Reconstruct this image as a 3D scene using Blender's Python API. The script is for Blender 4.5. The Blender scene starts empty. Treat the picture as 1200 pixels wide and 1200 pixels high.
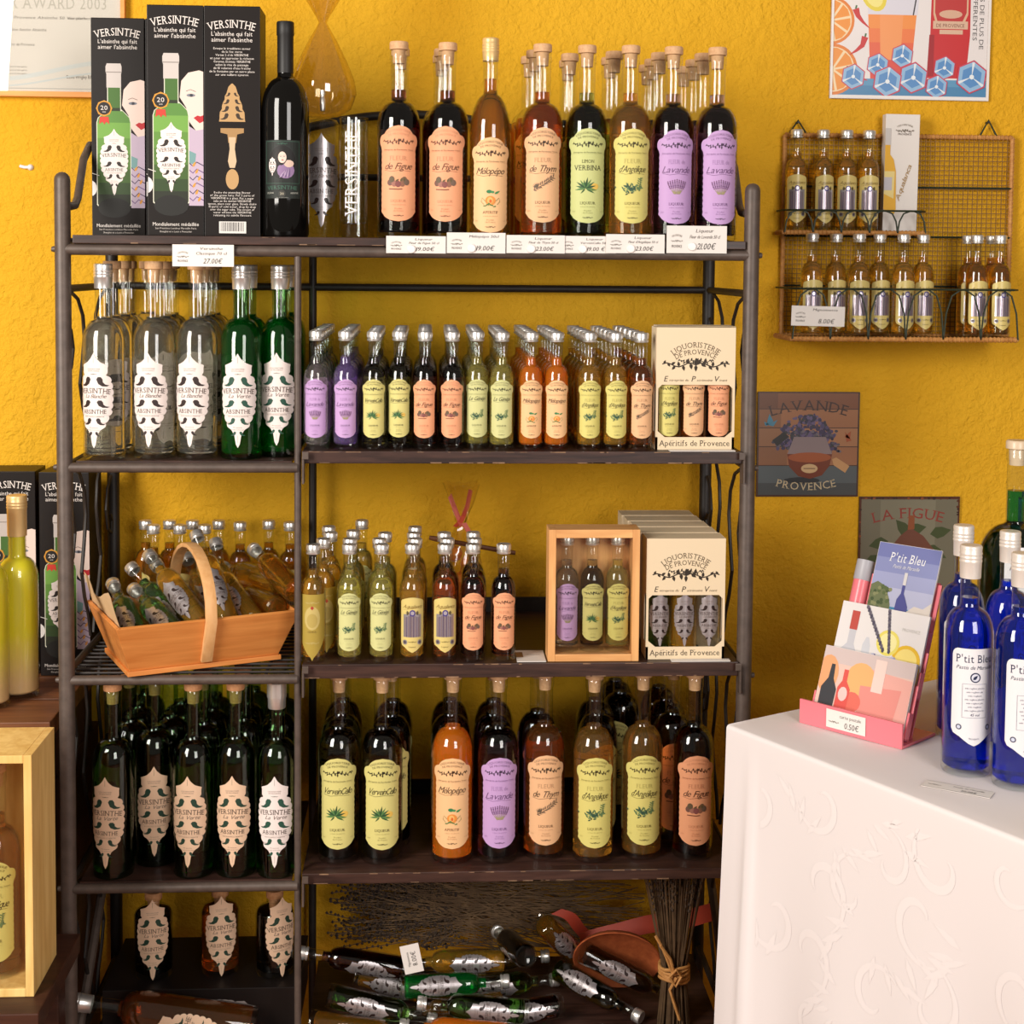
import bpy, bmesh, math, random
from mathutils import Vector, Matrix
from mathutils.geometry import tessellate_polygon
PI = math.pi
rnd = random.Random(11)
scene = bpy.context.scene
COL = scene.collection

# ------------------------------------------------------------------ camera
FPX, TH, PS, RO, PPY = 1750.0, math.radians(3.45), math.atan(.0571), .0087, 416.0
CAM = Vector((0, -2.43, 1.60))
FW = Vector((math.sin(PS)*math.cos(TH), math.cos(PS)*math.cos(TH), -math.sin(TH)))
_r0 = Vector((math.cos(PS), -math.sin(PS), 0)); _u0 = _r0.cross(FW)
RT = math.cos(RO)*_r0 + math.sin(RO)*_u0
UP = math.cos(RO)*_u0 - math.sin(RO)*_r0
cam_d = bpy.data.cameras.new('camera'); cam = bpy.data.objects.new('camera', cam_d); COL.objects.link(cam)
cam_d.sensor_width = 36; cam_d.lens = FPX/1200*36; cam_d.shift_y = (PPY-600)/1200
cam_d.clip_start = .05
_m = Matrix((RT, UP, -FW)).transposed().to_4x4(); _m.translation = CAM
cam.matrix_world = _m
scene.camera = cam

# ------------------------------------------------------------------ world, light, exposure
scene.view_settings.view_transform = 'Standard'
scene.view_settings.look = 'None'
scene.view_settings.gamma = 1
scene.view_settings.exposure = -0.08
scene.view_settings.use_curve_mapping = False
w = bpy.data.worlds.new('world'); scene.world = w; w.use_nodes = True
bg = w.node_tree.nodes['Background']
bg.inputs[0].default_value = (1.0, .86, .72, 1); bg.inputs[1].default_value = .20

def area(name, loc, target, sx, sy, power, col):
    l = bpy.data.lights.new(name, 'AREA'); l.shape = 'RECTANGLE'; l.size = sx; l.size_y = sy
    l.energy = power; l.color = col
    o = bpy.data.objects.new(name, l); COL.objects.link(o); o.location = loc
    o.rotation_euler = (Vector(target)-Vector(loc)).to_track_quat('-Z', 'Y').to_euler()
    return o
area('shop_window_light', (-1.95, -2.1, 2.15), (-.1, .35, 1.55), 1.0, 1.75, 118, (1.0, .94, .86))
area('shop_door_light', (1.25, -3.6, 2.1), (.45, .2, 1.15), 1.2, 1.8, 76, (1.0, .95, .91))
scene.cycles.max_bounces = 14
scene.cycles.transmission_bounces = 14
scene.cycles.transparent_max_bounces = 32
scene.cycles.sample_clamp_indirect = 3.0
scene.cycles.use_denoising = True

# ------------------------------------------------------------------ placing helpers (world positions on known planes)
def proj(p):
    d = Vector(p)-CAM; k = d.dot(FW)
    return 600+FPX*d.dot(RT)/k, PPY-FPX*d.dot(UP)/k
def ray(px, py): return FW + RT*((px-600)/FPX) + UP*((PPY-py)/FPX)
def P(px, py, Y):
    d = ray(px, py); return CAM + d*((Y-CAM.y)/d.y)
def Pz(px, py, z):
    d = ray(px, py); return CAM + d*((z-CAM.z)/d.z)
def XatZ(px, Y, z):
    py = proj((P(px, 600, Y).x, Y, z))[1]
    return P(px, py, Y).x

# ------------------------------------------------------------------ materials
def lin(c): return tuple(((v/255+.055)/1.055)**2.4 if v/255 > .04045 else v/255/12.92 for v in c)
MATS = {}
def nodes(name):
    m = bpy.data.materials.new(name); m.use_nodes = True
    nt = m.node_tree; b = nt.nodes['Principled BSDF']; MATS[name] = m
    return m, nt, b
def mat(name, rgb, rough=.5, metal=0., spec=.5, trans=0., ior=1.45, coat=0., sheen=0.):
    m, nt, b = nodes(name)
    b.inputs['Base Color'].default_value = (*lin(rgb), 1)
    b.inputs['Roughness'].default_value = rough; b.inputs['Metallic'].default_value = metal
    b.inputs['Specular IOR Level'].default_value = spec
    b.inputs['Transmission Weight'].default_value = trans; b.inputs['IOR'].default_value = ior
    b.inputs['Coat Weight'].default_value = coat; b.inputs['Sheen Weight'].default_value = sheen
    return m
def N(nt, t, **kw):
    n = nt.nodes.new(t)
    for k, v in kw.items():
        if k.startswith('_'): setattr(n, k[1:], v)
        else: n.inputs[k.replace('__', ' ')].default_value = v
    return n
def ramp(nt, src, stops):
    r = nt.nodes.new('ShaderNodeValToRGB'); nt.links.new(src, r.inputs[0])
    while len(r.color_ramp.elements) < len(stops): r.color_ramp.elements.new(.5)
    for e, (p, c) in zip(r.color_ramp.elements, stops): e.position = p; e.color = (*lin(c), 1)
    return r
def coords(nt, scale=(1, 1, 1), obj=True):
    tc = nt.nodes.new('ShaderNodeTexCoord'); mp = nt.nodes.new('ShaderNodeMapping')
    mp.inputs['Scale'].default_value = scale
    nt.links.new(tc.outputs['Object' if obj else 'Generated'], mp.inputs[0]); return mp.outputs[0]
def noisy(name, c1, c2, scale, stretch=(1, 1, 1), rough=.6, metal=0., bump=0., detail=6, spec=.4, dist=.002):
    m, nt, b = nodes(name); co = coords(nt, stretch)
    n = N(nt, 'ShaderNodeTexNoise', Scale=scale, Detail=detail, Roughness=.6); nt.links.new(co, n.inputs['Vector'])
    r = ramp(nt, n.outputs['Fac'], [(.3, c1), (.7, c2)]); nt.links.new(r.outputs[0], b.inputs['Base Color'])
    b.inputs['Roughness'].default_value = rough; b.inputs['Metallic'].default_value = metal; b.inputs['Specular IOR Level'].default_value = spec
    if bump:
        bp = N(nt, 'ShaderNodeBump', Strength=bump, Distance=dist); nt.links.new(n.outputs['Fac'], bp.inputs['Height']); nt.links.new(bp.outputs[0], b.inputs['Normal'])
    return m
def wood(name, c1, c2, scale=14, axis='X', rough=.5, spec=.4):
    st = {'X': (1.2, 12, 12), 'Z': (12, 12, 1.2), 'Y': (12, 1.2, 12)}[axis]
    m, nt, b = nodes(name); co = coords(nt, st)
    n1 = N(nt, 'ShaderNodeTexNoise', Scale=scale*.35, Detail=4, Distortion=.8); nt.links.new(co, n1.inputs['Vector'])
    wv = N(nt, 'ShaderNodeTexNoise', Scale=scale, Detail=8, Distortion=.4); nt.links.new(co, wv.inputs['Vector'])
    mx = N(nt, 'ShaderNodeMath', _operation='MULTIPLY_ADD'); nt.links.new(n1.outputs['Fac'], mx.inputs[0]); mx.inputs[1].default_value = .6
    hm = N(nt, 'ShaderNodeMath', _operation='MULTIPLY'); nt.links.new(wv.outputs['Fac'], hm.inputs[0]); hm.inputs[1].default_value = .4
    nt.links.new(hm.outputs[0], mx.inputs[2])
    r = ramp(nt, mx.outputs[0], [(.36, c1), (.62, c2)]); nt.links.new(r.outputs[0], b.inputs['Base Color'])
    b.inputs['Roughness'].default_value = rough; b.inputs['Specular IOR Level'].default_value = spec
    bp = N(nt, 'ShaderNodeBump', Strength=.15, Distance=.001); nt.links.new(mx.outputs[0], bp.inputs['Height']); nt.links.new(bp.outputs[0], b.inputs['Normal'])
    return m
def thin_glass(name, rgb=(255, 255, 255), rough=.0, ior=1.5, gain=1.0):
    m = bpy.data.materials.new(name); m.use_nodes = True; nt = m.node_tree; nt.nodes.clear(); MATS[name] = m
    o = nt.nodes.new('ShaderNodeOutputMaterial'); mx = nt.nodes.new('ShaderNodeMixShader')
    tr = nt.nodes.new('ShaderNodeBsdfTransparent'); tr.inputs[0].default_value = (*lin(rgb), 1)
    gl = nt.nodes.new('ShaderNodeBsdfGlossy'); gl.inputs['Roughness'].default_value = rough
    # Schlick reflectance of a thin wall, the same from both sides
    fr = nt.nodes.new('ShaderNodeLayerWeight'); fr.inputs[0].default_value = .5
    pw = N(nt, 'ShaderNodeMath', _operation='POWER'); pw.inputs[1].default_value = 4.5; nt.links.new(fr.outputs['Facing'], pw.inputs[0])
    mu = N(nt, 'ShaderNodeMath', _operation='MULTIPLY_ADD', _use_clamp=True); mu.inputs[1].default_value = .85; mu.inputs[2].default_value = .05*gain
    nt.links.new(pw.outputs[0], mu.inputs[0]); nt.links.new(mu.outputs[0], mx.inputs[0])
    nt.links.new(tr.outputs[0], mx.inputs[1]); nt.links.new(gl.outputs[0], mx.inputs[2]); nt.links.new(mx.outputs[0], o.inputs[0])
    return m
def wall_mat():
    m, nt, b = nodes('ochre_stucco'); co = coords(nt)
    big = N(nt, 'ShaderNodeTexNoise', Scale=2.2, Detail=4); med = N(nt, 'ShaderNodeTexNoise', Scale=26, Detail=8, Roughness=.62)
    fine = N(nt, 'ShaderNodeTexNoise', Scale=120, Detail=4, Roughness=.55)
    vor = N(nt, 'ShaderNodeTexNoise', Scale=70, Detail=3, Distortion=1.2)
    for n in (big, med, fine, vor): nt.links.new(co, n.inputs['Vector'])
    r = ramp(nt, big.outputs['Fac'], [(.3, (220, 162, 26)), (.7, (230, 176, 38))]); nt.links.new(r.outputs[0], b.inputs['Base Color'])
    a = N(nt, 'ShaderNodeMath', _operation='MULTIPLY_ADD'); a.inputs[1].default_value = 1.1; nt.links.new(med.outputs['Fac'], a.inputs[0])
    f = N(nt, 'ShaderNodeMath', _operation='MULTIPLY'); f.inputs[1].default_value = .35; nt.links.new(fine.outputs['Fac'], f.inputs[0]); nt.links.new(f.outputs[0], a.inputs[2])
    v = N(nt, 'ShaderNodeMath', _operation='MULTIPLY_ADD'); v.inputs[1].default_value = .5; nt.links.new(vor.outputs['Fac'], v.inputs[0]); nt.links.new(a.outputs[0], v.inputs[2])
    bp = N(nt, 'ShaderNodeBump', Strength=.85, Distance=.008); nt.links.new(v.outputs[0], bp.inputs['Height']); nt.links.new(bp.outputs[0], b.inputs['Normal'])
    b.inputs['Roughness'].default_value = .75; b.inputs['Specular IOR Level'].default_value = .25
    return m
def print_mat(name, rough):
    m, nt, b = nodes(name); at = nt.nodes.new('ShaderNodeVertexColor'); at.layer_name = 'Col'
    nt.links.new(at.outputs['Color'], b.inputs['Base Color']); nt.links.new(at.outputs['Alpha'], b.inputs['Metallic'])
    b.inputs['Roughness'].default_value = rough; b.inputs['Specular IOR Level'].default_value = .35
    return m
M_WALL = wall_mat()
M_PRINT = print_mat('printed_paper', .55); M_GLOSSP = print_mat('glossy_print', .3)
M_METAL = noisy('brown_powder_coated_steel', (74, 62, 55), (92, 78, 70), 60, rough=.48, metal=.15, spec=.5)
M_DMETAL = noisy('dark_steel', (30, 25, 22), (42, 34, 30), 60, rough=.5, spec=.4)
M_BOARD = wood('dark_stained_board', (40, 24, 20), (70, 46, 38), 16, 'X', rough=.42)
M_BOARDW = noisy('worn_board_edge', (90, 66, 50), (150, 118, 90), 50, rough=.7)
M_GLASS = thin_glass('clear_bottle_glass', (250, 252, 250), gain=1.25)
M_GGLASS = thin_glass('greenish_bottle_glass', (200, 225, 195), gain=1.25)
M_PANE = thin_glass('flat_pane', (250, 250, 248), gain=1.0)
M_BLACKGL = mat('black_glass', (10, 9, 8), .06, spec=.6)
M_CORK = noisy('pale_cork', (196, 150, 108), (222, 180, 136), 200, rough=.7)
M_CORKD = noisy('tan_cork', (176, 120, 78), (204, 150, 104), 200, rough=.7)
M_SILVER = mat('silver_cap', (232, 228, 224), .30, metal=.82)
M_GOLD = mat('champagne_gold_cap', (232, 196, 136), .36, metal=.35)
M_WCAP = mat('pearl_cap', (232, 222, 212), .32, metal=.3)
M_PAPER = mat('white_card', (224, 217, 211), .6)
M_CREAM = mat('cream_carton', (228, 206, 172), .55)
M_BLACKBOX = mat('black_carton', (26, 20, 18), .42, spec=.22)
M_PINE = wood('pale_pine', (206, 142, 84), (232, 176, 112), 10, 'X', rough=.5)
M_PINEZ = wood('pale_pine_upright', (206, 142, 84), (232, 176, 112), 10, 'Z', rough=.5)
M_TRUG = wood('orange_pine', (196, 116, 52), (222, 146, 76), 9, 'X', rough=.45)
M_HANDLE = wood('bent_wood', (214, 158, 100), (232, 182, 126), 10, 'Z', rough=.5)
M_CRATE = wood('box_pine', (214, 170, 96), (236, 200, 128), 10, 'Z', rough=.5)
M_OLD = wood('old_brown_wood', (84, 46, 24), (128, 78, 44), 9, 'X', rough=.5)
M_DARKW = wood('dark_bench_wood', (44, 22, 14), (70, 38, 24), 9, 'X', rough=.5)
M_FLOOR = noisy('terracotta_floor', (120, 70, 46), (146, 92, 64), 12, rough=.6)
M_RATTAN = noisy('rattan', (170, 112, 52), (206, 150, 84), 90, rough=.6, bump=.3)
M_WIRE = mat('green_black_wire', (44, 52, 36), .5, metal=.2)
M_MESH = mat('brass_mesh', (126, 88, 32), .5, metal=.3)
M_CLOTH = mat('white_damask', (230, 222, 221), .7)
M_DAMASK = mat('satin_damask', (236, 228, 227), .5)
M_PINK = mat('pink_acrylic', (232, 122, 132), .25)
M_GREYP = mat('grey_plastic', (168, 166, 172), .4)
M_RIBBON = mat('red_ribbon', (176, 62, 40), .45)
M_TWINE = noisy('raffia_twine', (180, 122, 62), (212, 156, 92), 120, rough=.7)
M_STEM = noisy('dried_stems', (76, 56, 38), (116, 90, 62), 40, rough=.8)
M_FLOWER = noisy('dried_flowers', (48, 38, 38), (88, 70, 52), 60, rough=.9)
M_TERRA = noisy('terracotta', (150, 70, 34), (184, 96, 50), 60, rough=.7, bump=.2)
M_KRAFT = mat('kraft_paper', (206, 172, 130), .7)
M_TIN = mat('tin_sign_back', (70, 50, 40), .5, metal=.4)
M_FRAME = wood('honey_frame', (214, 136, 60), (236, 164, 84), 10, 'X')
M_PIN = mat('white_pin', (236, 228, 224), .35)
M_CELLO = thin_glass('cellophane', (252, 246, 238), rough=.08, gain=1.6)
def liquid(name, rgb, ior=1.34, d=.050, cloud=0., tone=None):
    # rgb = colour of white light that has crossed d metres of the liquor (absorbing volume)
    m = mat('liquor_'+name, (255, 255, 255), 0., trans=1., ior=ior); nt = m.node_tree
    if cloud:   # slightly cloudy liquor scatters part of the light back
        b = nt.nodes['Principled BSDF']; b.inputs['Transmission Weight'].default_value = 1-cloud; b.inputs['Base Color'].default_value = (*lin(tone or rgb), 1)
    sg = [-math.log(max(v, 1e-4))/d for v in lin(rgb)]; dn = max(sg)
    va = nt.nodes.new('ShaderNodeVolumeAbsorption'); va.inputs['Color'].default_value = (*[1-q/dn for q in sg], 1); va.inputs['Density'].default_value = dn
    nt.links.new(va.outputs[0], nt.nodes['Material Output'].inputs['Volume'])
    return m
LQ = dict(fig=liquid('fig', (82, 26, 16)), lav=liquid('lavender', (140, 98, 110)), thyme=liquid('thyme', (236, 200, 140), cloud=.06, tone=(214, 140, 70)),
          verb=liquid('verbena', (116, 136, 44)), ang=liquid('angelica', (252, 234, 174), cloud=.09, tone=(224, 174, 88)), melo=liquid('melon', (255, 214, 120), cloud=.34, tone=(244, 140, 34)),
          amber=liquid('amber', (251, 228, 150), cloud=.09, tone=(214, 160, 60)), verv=liquid('vervain', (128, 116, 52)), gen=liquid('genepi', (250, 246, 206), cloud=.14, tone=(226, 212, 122)),
          clear=liquid('clear', (254, 254, 253), cloud=.03, tone=(236, 232, 224)), green=liquid('bright_green', (160, 240, 184), cloud=.10, tone=(26, 168, 76)), absg=liquid('deep_green', (84, 128, 52)),
          paleg=liquid('pale_green', (210, 240, 190), cloud=.08, tone=(150, 196, 130)), gold=liquid('gold', (254, 243, 178), cloud=.13, tone=(234, 186, 76)), blue=liquid('blue', (70, 120, 242), cloud=.14, tone=(14, 58, 206)),
          teal=liquid('teal', (0, 100, 110)), lilac=liquid('lilac', (220, 202, 242), cloud=.13, tone=(180, 150, 214)), dark=liquid('dark', (52, 44, 24)))
def limon():
    m, nt, b = nodes('cloudy_lemon'); tc = nt.nodes.new('ShaderNodeTexCoord'); sp = nt.nodes.new('ShaderNodeSeparateXYZ'); nt.links.new(tc.outputs['Object'], sp.inputs[0])
    n = N(nt, 'ShaderNodeTexNoise', Scale=30, Detail=3); nt.links.new(tc.outputs['Object'], n.inputs['Vector'])
    ad = N(nt, 'ShaderNodeMath', _operation='MULTIPLY_ADD'); ad.inputs[1].default_value = .025; nt.links.new(n.outputs['Fac'], ad.inputs[0]); nt.links.new(sp.outputs['Z'], ad.inputs[2])
    mr = N(nt, 'ShaderNodeMapRange'); mr.inputs['From Min'].default_value = .04; mr.inputs['From Max'].default_value = .13; nt.links.new(ad.outputs[0], mr.inputs[0])
    r = ramp(nt, mr.outputs[0], [(0, (226, 186, 132)), (1, (230, 214, 48))]); nt.links.new(r.outputs[0], b.inputs['Base Color'])
    b.inputs['Roughness'].default_value = .3; b.inputs['Subsurface Weight'].default_value = 0
    return m
M_LIMON = limon()

# ------------------------------------------------------------------ mesh helpers
class MB:
    def __init__(s): s.v = []; s.f = []; s.mi = []
    def add(s, v, f, mi=0):
        o = len(s.v); s.v += [tuple(p) for p in v]; s.f += [tuple(i+o for i in q) for q in f]; s.mi += [mi]*len(f); return s
    def box(s, c, d, rot=None, mi=0, bev=0):
        c = Vector(c); hx, hy, hz = d[0]/2, d[1]/2, d[2]/2
        pts = [Vector((x*hx, y*hy, z*hz)) for x in (-1, 1) for y in (-1, 1) for z in (-1, 1)]
        if rot is not None: pts = [rot @ p for p in pts]
        return s.add([c+p for p in pts], [(0, 1, 3, 2), (4, 6, 7, 5), (0, 4, 5, 1), (2, 3, 7, 6), (0, 2, 6, 4), (1, 5, 7, 3)], mi)
    def lathe(s, prof, seg=28, mi=0, c=(0, 0, 0)):
        vs = []; fs = []; n = len(prof)
        for r, z in prof:
            for k in range(seg):
                a = 2*PI*k/seg; vs.append((c[0]+r*math.cos(a), c[1]+r*math.sin(a), c[2]+z))
        for i in range(n-1):
            for k in range(seg):
                k2 = (k+1) % seg
                fs.append((i*seg+k, i*seg+k2, (i+1)*seg+k2, (i+1)*seg+k))
        return s.add(vs, fs, mi)
    def tube(s, pts, r, seg=8, mi=0, caps=True, flat=None):
        pts = [Vector(p) for p in pts]; n = len(pts); vs = []; fs = []; prev = None
        rs = r if isinstance(r, (list, tuple)) else [r]*n
        for i, p in enumerate(pts):
            t = (pts[min(i+1, n-1)]-pts[max(i-1, 0)]).normalized()
            if prev is None:
                a = Vector((0, 0, 1)) if abs(t.z) < .9 else Vector((1, 0, 0)); u = t.cross(a).normalized()
            else: u = (prev - t*prev.dot(t)).normalized()
            prev = u; b = t.cross(u)
            for k in range(seg):
                q = 2*PI*k/seg; vs.append(p+(u*math.cos(q)+b*math.sin(q)*(flat or 1))*rs[i])
        for i in range(n-1):
            for k in range(seg):
                k2 = (k+1) % seg; fs.append((i*seg+k, i*seg+k2, (i+1)*seg+k2, (i+1)*seg+k))
        if caps: fs += [tuple(range(seg))[::-1], tuple(range((n-1)*seg, n*seg))]
        return s.add(vs, fs, mi)
    def band(s, pts, wdir, w, th, mi=0):
        # flat strip that follows pts, width along wdir, thickness th
        pts = [Vector(p) for p in pts]; n = len(pts); vs = []; fs = []; wd = Vector(wdir).normalized()
        for i, p in enumerate(pts):
            t = (pts[min(i+1, n-1)]-pts[max(i-1, 0)]).normalized(); nn = t.cross(wd).normalized()
            for a, b in ((-1, -1), (1, -1), (1, 1), (-1, 1)): vs.append(p+wd*(a*w/2)+nn*(b*th/2))
        for i in range(n-1):
            for k in range(4):
                k2 = (k+1) % 4; fs.append((i*4+k, i*4+k2, (i+1)*4+k2, (i+1)*4+k))
        fs += [(3, 2, 1, 0), (n*4-4, n*4-3, n*4-2, n*4-1)]
        return s.add(vs, fs, mi)
    def mesh(s, name, mats, smooth=True, ang=40, bevel=0):
        me = bpy.data.meshes.new(name); me.from_pydata(s.v, [], s.f); me.validate()
        for m in (mats if isinstance(mats, (list, tuple)) else [mats]): me.materials.append(m)
        if any(s.mi): me.polygons.foreach_set('material_index', s.mi)
        bm = bmesh.new(); bm.from_mesh(me)
        bmesh.ops.remove_doubles(bm, verts=bm.verts, dist=1e-6)
        bmesh.ops.recalc_face_normals(bm, faces=bm.faces)
        if bevel:
            es = [e for e in bm.edges if len(e.link_faces) == 2 and e.calc_face_angle(0) > .6]
            bmesh.ops.bevel(bm, geom=es, offset=bevel, segments=2, affect='EDGES', profile=.6)
        for f in bm.faces: f.smooth = smooth
        if smooth:
            for e in bm.edges:
                if len(e.link_faces) == 2 and e.calc_face_angle(0) > math.radians(ang): e.smooth = False
        bm.to_mesh(me); bm.free()
        return me
def link(name, me, parent=None, mw=None):
    o = bpy.data.objects.new(name, me); COL.objects.link(o)
    if parent is not None: o.parent = parent
    if mw is not None: o.matrix_local = mw
    return o
def obj(name, mb, mats, parent=None, mw=None, smooth=True, bevel=0, ang=40):
    return link(name, mb.mesh(name, mats, smooth, ang, bevel), parent, mw)
def tag(o, label=None, cat=None, group=None, kind=None):
    if label: o['label'] = label
    if cat: o['category'] = cat
    if group: o['group'] = group
    if kind: o['kind'] = kind
    return o
WM = {}
def empty(name, loc=(0, 0, 0), rz=0, mw=None):
    o = bpy.data.objects.new(name, None); COL.objects.link(o); o.empty_display_size = .02
    m = mw if mw is not None else Matrix.Translation(Vector(loc)) @ Matrix.Rotation(rz, 4, 'Z')
    o.matrix_world = m; WM[o.name] = m.copy()
    return o
def T(x, y, z): return Matrix.Translation((x, y, z))

# ------------------------------------------------------------------ flat artwork (lettering and pictures as thin printed shapes)
CH = sorted(set("ABCDEFGHIJKLMNOPQRSTUVWXYZabcdefghijklmnopqrstuvwxyz0123456789'.,-&éèô€"))
GL = {}
def make_glyphs():
    obs = []
    for ch in CH:
        cu = bpy.data.curves.new('g', 'FONT'); cu.body = ch; cu.resolution_u = 2; cu.size = 1
        o = bpy.data.objects.new('g', cu); COL.objects.link(o); obs.append((ch, o, cu))
    dg = bpy.context.evaluated_depsgraph_get(); dg.update()
    for ch, o, cu in obs:
        e = o.evaluated_get(dg); me = e.to_mesh()
        v = [(p.co.x, p.co.y) for p in me.vertices]; f = [tuple(q.vertices) for q in me.polygons]
        e.to_mesh_clear()
        x0 = min(p[0] for p in v) if v else 0; x1 = max(p[0] for p in v) if v else .3
        GL[ch] = ([(p[0]-x0, p[1]) for p in v], f, x1-x0)
    for ch, o, cu in obs: bpy.data.objects.remove(o); bpy.data.curves.remove(cu)
make_glyphs()
CAPH = max(p[1] for p in GL['H'][0])
SER = {'V': ((), (.1, .9)), 'E': ((.14,), (.14,)), 'R': ((.14, .9), (.14,)), 'I': ((.5,), (.5,)), 'N': ((.1,), (.1, .9)), 'T': ((.5,), ()),
       'H': ((.1, .9), (.1, .9)), 'A': ((.06, .94), ()), 'B': ((.12,), (.12,)), 'P': ((.14,), (.14,)), 'F': ((.14,), (.14,)), 'L': ((.14,), (.14,)),
       'D': ((.12,), (.12,)), 'U': ((), (.1, .9)), 'M': ((.08, .92), (.08, .92)), 'C': ((), ()), 'i': ((.5,), ()), 'f': ((.3,), ()), 'r': ((.2,), (.0,)), 'n': ((.1, .9), ())}
def split_wide(vv, ff, lim):
    # cut printed shapes finer so that they follow the round of a bottle
    vv = list(vv); out = []; todo = []
    for q in ff:
        xs = [vv[i][0] for i in q]
        if max(xs)-min(xs) <= lim: out.append(q)
        else: todo += [(q[0], q[i], q[i+1]) for i in range(1, len(q)-1)]
    mid = {}
    while todo:
        t = todo.pop(); e = max(((abs(vv[t[i]][0]-vv[t[i-1]][0]), i) for i in range(3)))
        if e[0] <= lim: out.append(t); continue
        i = e[1]; a, b, c = t[i-1], t[i], t[i-2]; k = (min(a, b), max(a, b))
        if k not in mid: mid[k] = len(vv); vv.append(((vv[a][0]+vv[b][0])/2, (vv[a][1]+vv[b][1])/2))
        todo += [(a, mid[k], c), (mid[k], b, c)]
    return vv, out
class Art:
    def __init__(s): s.p = []
    def raw(s, v, f, col, lay, met=0.): s.p.append((v, f, (*lin(col), met), lay)); return s
    def poly(s, pts, col, lay=1, met=0.):
        tris = tessellate_polygon([[Vector((x*1e4, y*1e4, 0)) for x, y in pts]])
        return s.raw(list(pts), [tuple(t) for t in tris], col, lay, met)
    def rect(s, x0, y0, x1, y1, col, lay=1, met=0., nx=1, ny=1):
        v = [(x0+(x1-x0)*i/nx, y0+(y1-y0)*j/ny) for j in range(ny+1) for i in range(nx+1)]
        f = [(j*(nx+1)+i, j*(nx+1)+i+1, (j+1)*(nx+1)+i+1, (j+1)*(nx+1)+i) for j in range(ny) for i in range(nx)]
        return s.raw(v, f, col, lay, met)
    def ell(s, cx, cy, rx, ry, col, lay=1, n=14, rot=0, met=0.):
        c, q = math.cos(rot), math.sin(rot)
        v = [(cx, cy)]+[(cx+rx*math.cos(2*PI*k/n)*c-ry*math.sin(2*PI*k/n)*q, cy+rx*math.cos(2*PI*k/n)*q+ry*math.sin(2*PI*k/n)*c) for k in range(n)]
        return s.raw(v, [(0, 1+k, 1+(k+1) % n) for k in range(n)], col, lay, met)
    def line(s, pts, wd, col, lay=1, taper=False):
        n = len(pts); v = []; f = []
        for i, (x, y) in enumerate(pts):
            a = pts[max(i-1, 0)]; b = pts[min(i+1, n-1)]; dx, dy = b[0]-a[0], b[1]-a[1]; L = math.hypot(dx, dy) or 1
            h = wd/2*(1-.9*i/(n-1) if taper else 1); v += [(x-dy/L*h, y+dx/L*h), (x+dy/L*h, y-dx/L*h)]
        for i in range(n-1): f.append((2*i, 2*i+1, 2*i+3, 2*i+2))
        return s.raw(v, f, col, lay)
    def leaf(s, x, y, L, W, ang, col, lay=1):
        pts = [(0, 0), (.3, .5), (.6, .42), (1, 0), (.6, -.42), (.3, -.5)]; c, q = math.cos(ang), math.sin(ang)
        return s.poly([(x+a*L*c-b*W*q, y+a*L*q+b*W*c) for a, b in pts], col, lay)
    def comma(s, x, y, sx, sy, col, lay=2):
        pts = [(0, .75), (.12, 1), (.35, 1), (.48, .75), (.5, .45), (.68, .2), (1, .1), (.8, -.02), (.45, 0), (.15, .25)]
        return s.poly([(x+a*sx, y+b*sy) for a, b in pts][::1 if sx > 0 else -1], col, lay)
    def text(s, t, x, y, capw, col, lay=2, h=None, width=None, shear=0., serif=False, arc=None, align=.5, track=.06, bold=0):
        # capw = cap height; width = total width (letters squeezed to fit); arc = radius (positive bulges up)
        k = capw/CAPH; pos = []; cx = 0
        for ch in t:
            if ch == ' ': cx += .3; continue
            g = GL.get(ch)
            if not g: cx += .3; continue
            pos.append((ch, cx, g)); cx += g[2]+track+(.07 if serif else .03)
        tot = max(cx-track, .01); sx = (width/tot) if width else k
        for ch, gx, g in pos:
            vs, fs, gw = g; quads = [(vs, fs)]
            if serif and ch in SER:
                sv = []; sf = []
                hh = CAPH*.055; ww = .10
                for lst, yy in ((SER[ch][0], 0), (SER[ch][1], CAPH-hh)):
                    for fx in lst:
                        o = len(sv); m = fx*gw; sv += [(m-ww-.03, yy), (m+ww+.03, yy), (m+ww+.03, yy+hh), (m-ww-.03, yy+hh)]; sf.append((o, o+1, o+2, o+3))
                if sv: quads.append((sv, sf))
            for vv, ff in quads:
                out = []
                for px, py in vv:
                    X = (gx+px-tot*align)*sx + shear*py*k; Y = py*k
                    if arc:
                        a = X/arc; X, Y = (arc+Y)*math.sin(a), (arc+Y)*math.cos(a)-arc
                    out.append((x+X, y+Y))
                s.raw(out, ff, col, lay)
        return s
    def scaled(s, k, dx=0, dy=0):
        a = Art(); a.p = [([(x*k+dx, y*k+dy) for x, y in v], f, c, l) for v, f, c, l in s.p]; return a
    def merge(s, o, lay=0):
        s.p += [(v, f, c, l+lay) for v, f, c, l in o.p]; return s
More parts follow.
